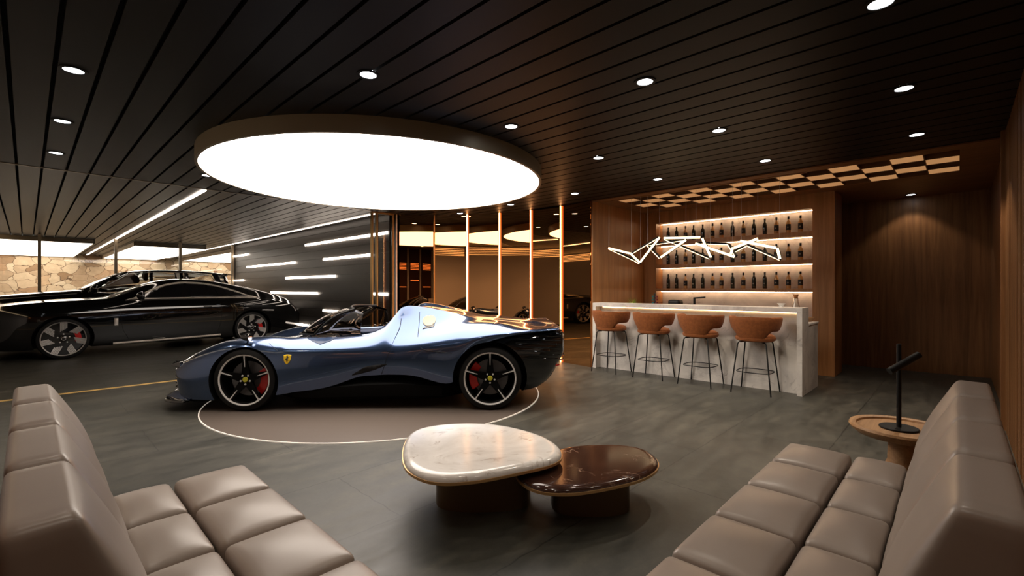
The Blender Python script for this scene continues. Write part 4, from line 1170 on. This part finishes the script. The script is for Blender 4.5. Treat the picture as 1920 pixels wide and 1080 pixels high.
cb = loft('body', sts, (M['blackpaint'], M['black']), cou, creases=((5, .35), (11, .6)), cuts=((1.667, .385, .435, .62, 1.4), (-1.639, .385, .435, .62, 1.4)))
TC = bvh(cb)
WO_ = [(.60, 1.125), (.30, 1.285), (-.02, 1.415), (-.35, 1.462), (-.65, 1.445), (-.97, 1.385), (-1.35, 1.255), (-1.60, 1.15), (-1.2, 1.142), (-.5, 1.142), (.1, 1.138)]
for s in (1, -1):
    wn = decal('side_window', TC, WO_, M['gloss_black'], cou, .009, s, .04, thick=.008)
    up = [(.74, 1.095), (.60, 1.140), (.30, 1.308), (-.02, 1.440), (-.35, 1.488), (-.65, 1.472), (-.97, 1.412), (-1.35, 1.285), (-1.62, 1.165), (-1.82, 1.112)]
    inn = [(-1.62, 1.135), (-1.585, 1.150), (-1.34, 1.250), (-.97, 1.379), (-.65, 1.438), (-.35, 1.455), (-.02, 1.408), (.30, 1.277), (.57, 1.130), (.60, 1.120)]
    def dens(L):
        o_ = []
        for (a0, b0), (a1, b1) in zip(L[:-1], L[1:]):
            for q_ in range(4): o_.append((a0 + (a1 - a0) * q_ / 4, b0 + (b1 - b0) * q_ / 4))
        return o_ + [L[-1]]
    def sm(L):
        tu = sorted(L); return [(x_, interp(tu, x_)) for x_ in [L[0][0] + (L[-1][0] - L[0][0]) * q_ / 40 for q_ in range(41)]]
    decal('window_trim', TC, sm(up) + sm(inn), M['champagne'], cou, .013, s, .04, thick=.01)
    decal('window_trim', TC, dens([(.66, 1.106), (-.5, 1.112), (-1.80, 1.108)]) + dens([(-1.70, 1.134), (-.5, 1.138), (.62, 1.130)]), M['champagne'], cou, .014, s, .04, thick=.01)
    line('sill_trim', TC, [(.95, .235), (.3, .245), (-.3, .255), (-.96, .272)], .022, M['champagne'], cou, s, .008)
    line('door_seam', TC, [(.86, 1.06), (.84, .8), (.80, .5), (.70, .30)], .003, M['black'], cou, s)
    line('door_seam', TC, [(-.95, 1.09), (-.98, .8), (-.95, .5), (-.88, .31)], .003, M['black'], cou, s)
    decal('fender_plaque', TC, [(.935, .745), (.873, .745), (.873, .585), (.935, .585)], M['chrome'], cou, .004, s, .05)
    e = MB().tube([(.52, .90 * s, 1.12), (.50, 1.02 * s, 1.16)], .018, 8).build('wing_mirror', M['gloss_black'], cou, smooth=True)
    MB().lathe([(0, .10), (.04, .085), (.075, .05), (.09, .0), (.082, -.03), (0, -.034)], (.50, 1.08 * s, 1.19), 24, 'x').build('mirror_shell', M['gloss_black'], e, smooth=True)
    line('tail_lamp', TC, [(-2.62, .90), (-2.70, .84), (-2.74, .76)], .014, M['chrome'], cou, s)
    blade_wheel(cou, 1.667, .985 * s, .385, .385, .325, .26, s)
    blade_wheel(cou, -1.639, .985 * s, .385, .385, .325, .26, s)
line('door_handle', TC, [(-.78, .93), (-.62, .935)], .010, M['chrome'], cou, 1, .012)
MB().tube([(.30, 1.022, .287), (.10, 1.022, .287)], .007, 6).build('step_trim', M['chrome'], cou)
for k in range(9):
    MB().box(2.745, 2.775, -.36 + .09 * k - .012, -.36 + .09 * k + .012, .42, .92).build('grille_bar', M['chrome'], cou, bevel=.004)
MB().tube([(2.70, .45, .80), (2.745, .62, .80), (2.70, .78, .80)], .012, 8).build('headlight', M['chrome'], cou)
MB().tube([(2.72, .55, .33), (2.66, .80, .33), (2.50, .965, .335)], .010, 8).build('bumper_trim', M['chrome'], cou)

# ------------------------------------------------------------------ black SUV
suv = thing('suv_car', (1.55, 16.4, 0), 'tall black luxury SUV with roof spoiler behind the black coupe', 'car', rz=R(180))
HB = [(2.66, .80), (2.64, 1.06), (2.4, 1.13), (1.94, 1.20), (1.4, 1.255), (.9, 1.30), (.6, 1.325), (.3, 1.27), (-2.2, 1.27), (-2.5, 1.24), (-2.64, 1.1), (-2.70, .9)]
xs = [2.66, 2.63, 2.45, 2.1, 1.8, 1.5, 1.2, .9, .65, .45, .2, -.3, -.9, -1.5, -2.0, -2.4, -2.6, -2.68]
sts = []
for x in xs:
    c = interp(HB, x); w = interp([(2.66, .80), (2.5, .93), (2.0, 1.0), (-2.0, 1.0), (-2.5, .96), (-2.68, .86)], x); b = interp([(2.66, .30), (2.4, .24), (-2.4, .26), (-2.68, .4)], x)
    s = c - (.11 if x > .5 else .06); h = s - b
    sts.append((x, [(0, c), (w * .45, c - .01), (w * .72, c - .03), (w - .12, s + .01), (w - .03, s - .03), (w, s - h * .25), (w, s - h * .5), (w - .015, s - h * .8), (w - .06, b), (w * .5, b), (0, b)]))
sb_ = loft('body', sts, (M['blackpaint'], M['black']), suv, cuts=((1.65, .42, .46, .6, 1.3), (-1.65, .42, .46, .6, 1.3)))
TS = bvh(sb_)
rows = []
RF = [(-.22, 1.765), (-.45, 1.825), (-.9, 1.862), (-1.4, 1.868), (-1.9, 1.855), (-2.3, 1.82), (-2.62, 1.775)]
rf = []
for x, z in RF:
    w = .62 if x > -.3 else .66
    rf.append((x, [(0, z), (w * .6, z - .006), (w * .92, z - .03), (w + .03, z - .065), (w - .02, z - .08), (w * .6, z - .05), (0, z - .045)]))
loft('roof', rf, (M['blackpaint'], M['black']), suv, subs=2)
MB().hexa([(-2.50, -.60, 1.76), (-2.50, -.60, 1.79), (-2.50, .60, 1.76), (-2.50, .60, 1.79), (-2.76, -.55, 1.735), (-2.76, -.55, 1.75), (-2.76, .55, 1.735), (-2.76, .55, 1.75)]).build('roof_spoiler', M['blackpaint'], suv, bevel=.008)
for s in (1, -1):
    def pil(nm, x0, x1, w=.035, m_='gloss_black', y0=.86, y1=.67, z1=1.79, z0=1.22):
        MB().tube([(x0, y0 * s, z0), ((x0 + x1) / 2, (y0 + y1) / 2 * s + .02 * s, (z0 + z1) / 2 + .01), (x1, y1 * s, z1)], w, 8).build(nm, M[m_], suv, smooth=True)
    pil('pillar', .62, -.27, .03, z1=1.76, z0=1.24); pil('pillar', -.74, -.78, .04, z1=1.80); pil('pillar', -1.62, -1.55, .04, z1=1.80); pil('pillar', -2.45, -2.25, .07, z1=1.77)
    MB().tube([(.50, .885 * s, 1.25), (.1, .88 * s, 1.45), (-.30, .74 * s, 1.72), (-.9, .72 * s, 1.785), (-1.6, .72 * s, 1.78), (-2.15, .73 * s, 1.70), (-2.4, .85 * s, 1.30)], .010, 8).build('window_trim', M['chrome'], suv, smooth=True)
    g_ = MB().grid([[(.55, .88 * s, 1.25), (-.76, .88 * s, 1.25), (-1.6, .88 * s, 1.25), (-2.4, .86 * s, 1.25)], [(-.25, .70 * s, 1.75), (-.77, .70 * s, 1.79), (-1.56, .70 * s, 1.79), (-2.25, .70 * s, 1.75)]]).build('side_glass', M['sglass'], suv, smooth=True)
    k = g_.modifiers.new('s', 'SOLIDIFY'); k.thickness = .004
    e = MB().tube([(.42, .88 * s, 1.27), (.40, 1.0 * s, 1.30)], .02, 8).build('wing_mirror', M['gloss_black'], suv, smooth=True)
    MB().lathe([(0, .10), (.05, .085), (.085, .05), (.10, .0), (.09, -.03), (0, -.034)], (.38, 1.07 * s, 1.33), 24, 'x').build('mirror_shell', M['gloss_black'], e, smooth=True)
    blade_wheel(suv, 1.65, .97 * s, .405, .405, .32, .27, s, False); blade_wheel(suv, -1.65, .97 * s, .405, .405, .32, .27, s, False)
    for x in (-.55, -1.45):
        MB().hexa([(x + .45, .12 * s, .75), (x + .45, .12 * s, .95), (x + .45, .62 * s, .75), (x + .45, .62 * s, .95), (x - .1, .12 * s, .75), (x - .1, .12 * s, .92), (x - .1, .62 * s, .75), (x - .1, .62 * s, .92)]).hexa(
            [(x, .14 * s, .9), (x - .14, .16 * s, 1.50), (x, .60 * s, .9), (x - .14, .58 * s, 1.50), (x - .13, .14 * s, .9), (x - .22, .18 * s, 1.5), (x - .13, .6 * s, .9), (x - .22, .56 * s, 1.5)]).build('seat', M['tan'], suv, bevel=.04, seg=3, smooth=True, ang=60)
        MB().hexa([(x - .12, .26 * s, 1.52), (x - .14, .27 * s, 1.67), (x - .12, .48 * s, 1.52), (x - .14, .47 * s, 1.67), (x - .2, .26 * s, 1.52), (x - .21, .27 * s, 1.67), (x - .2, .48 * s, 1.52), (x - .21, .47 * s, 1.67)]).build('headrest', M['tan'], suv, bevel=.03, seg=3, smooth=True, ang=60)
rows = [[(.66 - .10 * u * u - .85 * v, .78 * u * (1 - .2 * v), 1.305 + .47 * v + .03 * math.sin(pi * v)) for u in [-1 + .2 * k for k in range(11)]] for v in [k / 6 for k in range(7)]]
o = MB().grid(rows).build('windscreen', M['sglass'], suv, smooth=True); k = o.modifiers.new('s', 'SOLIDIFY'); k.thickness = .004
rows = [[(-2.66 + .12 * v, .74 * u, 1.22 + .52 * v) for u in (-1, -.5, 0, .5, 1)] for v in (0, .5, 1)]
o = MB().grid(rows).build('rear_window', M['sglass'], suv, smooth=True); k = o.modifiers.new('s', 'SOLIDIFY'); k.thickness = .004
MB().lathe([(0, 0), (.03, 0), (.025, .03), (.01, .075), (0, .08)], (2.50, 0, 1.12), 16).build('bonnet_ornament', M['chrome'], suv, smooth=True)
line('hood_trim', TS, [(2.5, 1.04), (1.9, 1.10), (1.2, 1.17), (.7, 1.21)], .006, M['chrome'], suv, 1)

# ------------------------------------------------------------------ world / render settings
w = bpy.data.worlds.new('world'); SC.world = w; w.use_nodes = True
w.node_tree.nodes['Background'].inputs[0].default_value = (1, .85, .7, 1)
w.node_tree.nodes['Background'].inputs[1].default_value = 0.0
SC.view_settings.view_transform = 'Standard'; SC.view_settings.look = 'None'
SC.view_settings.exposure = 0.; SC.view_settings.gamma = 1.; SC.view_settings.use_curve_mapping = False
cy = SC.cycles
cy.use_denoising = True
try: cy.denoiser = 'OPENIMAGEDENOISE'
except Exception: pass
cy.max_bounces = 8; cy.diffuse_bounces = 4; cy.glossy_bounces = 5; cy.transmission_bounces = 8; cy.caustics_reflective = False; cy.caustics_refractive = False
cy.sample_clamp_indirect = 8
cy.use_light_tree = True
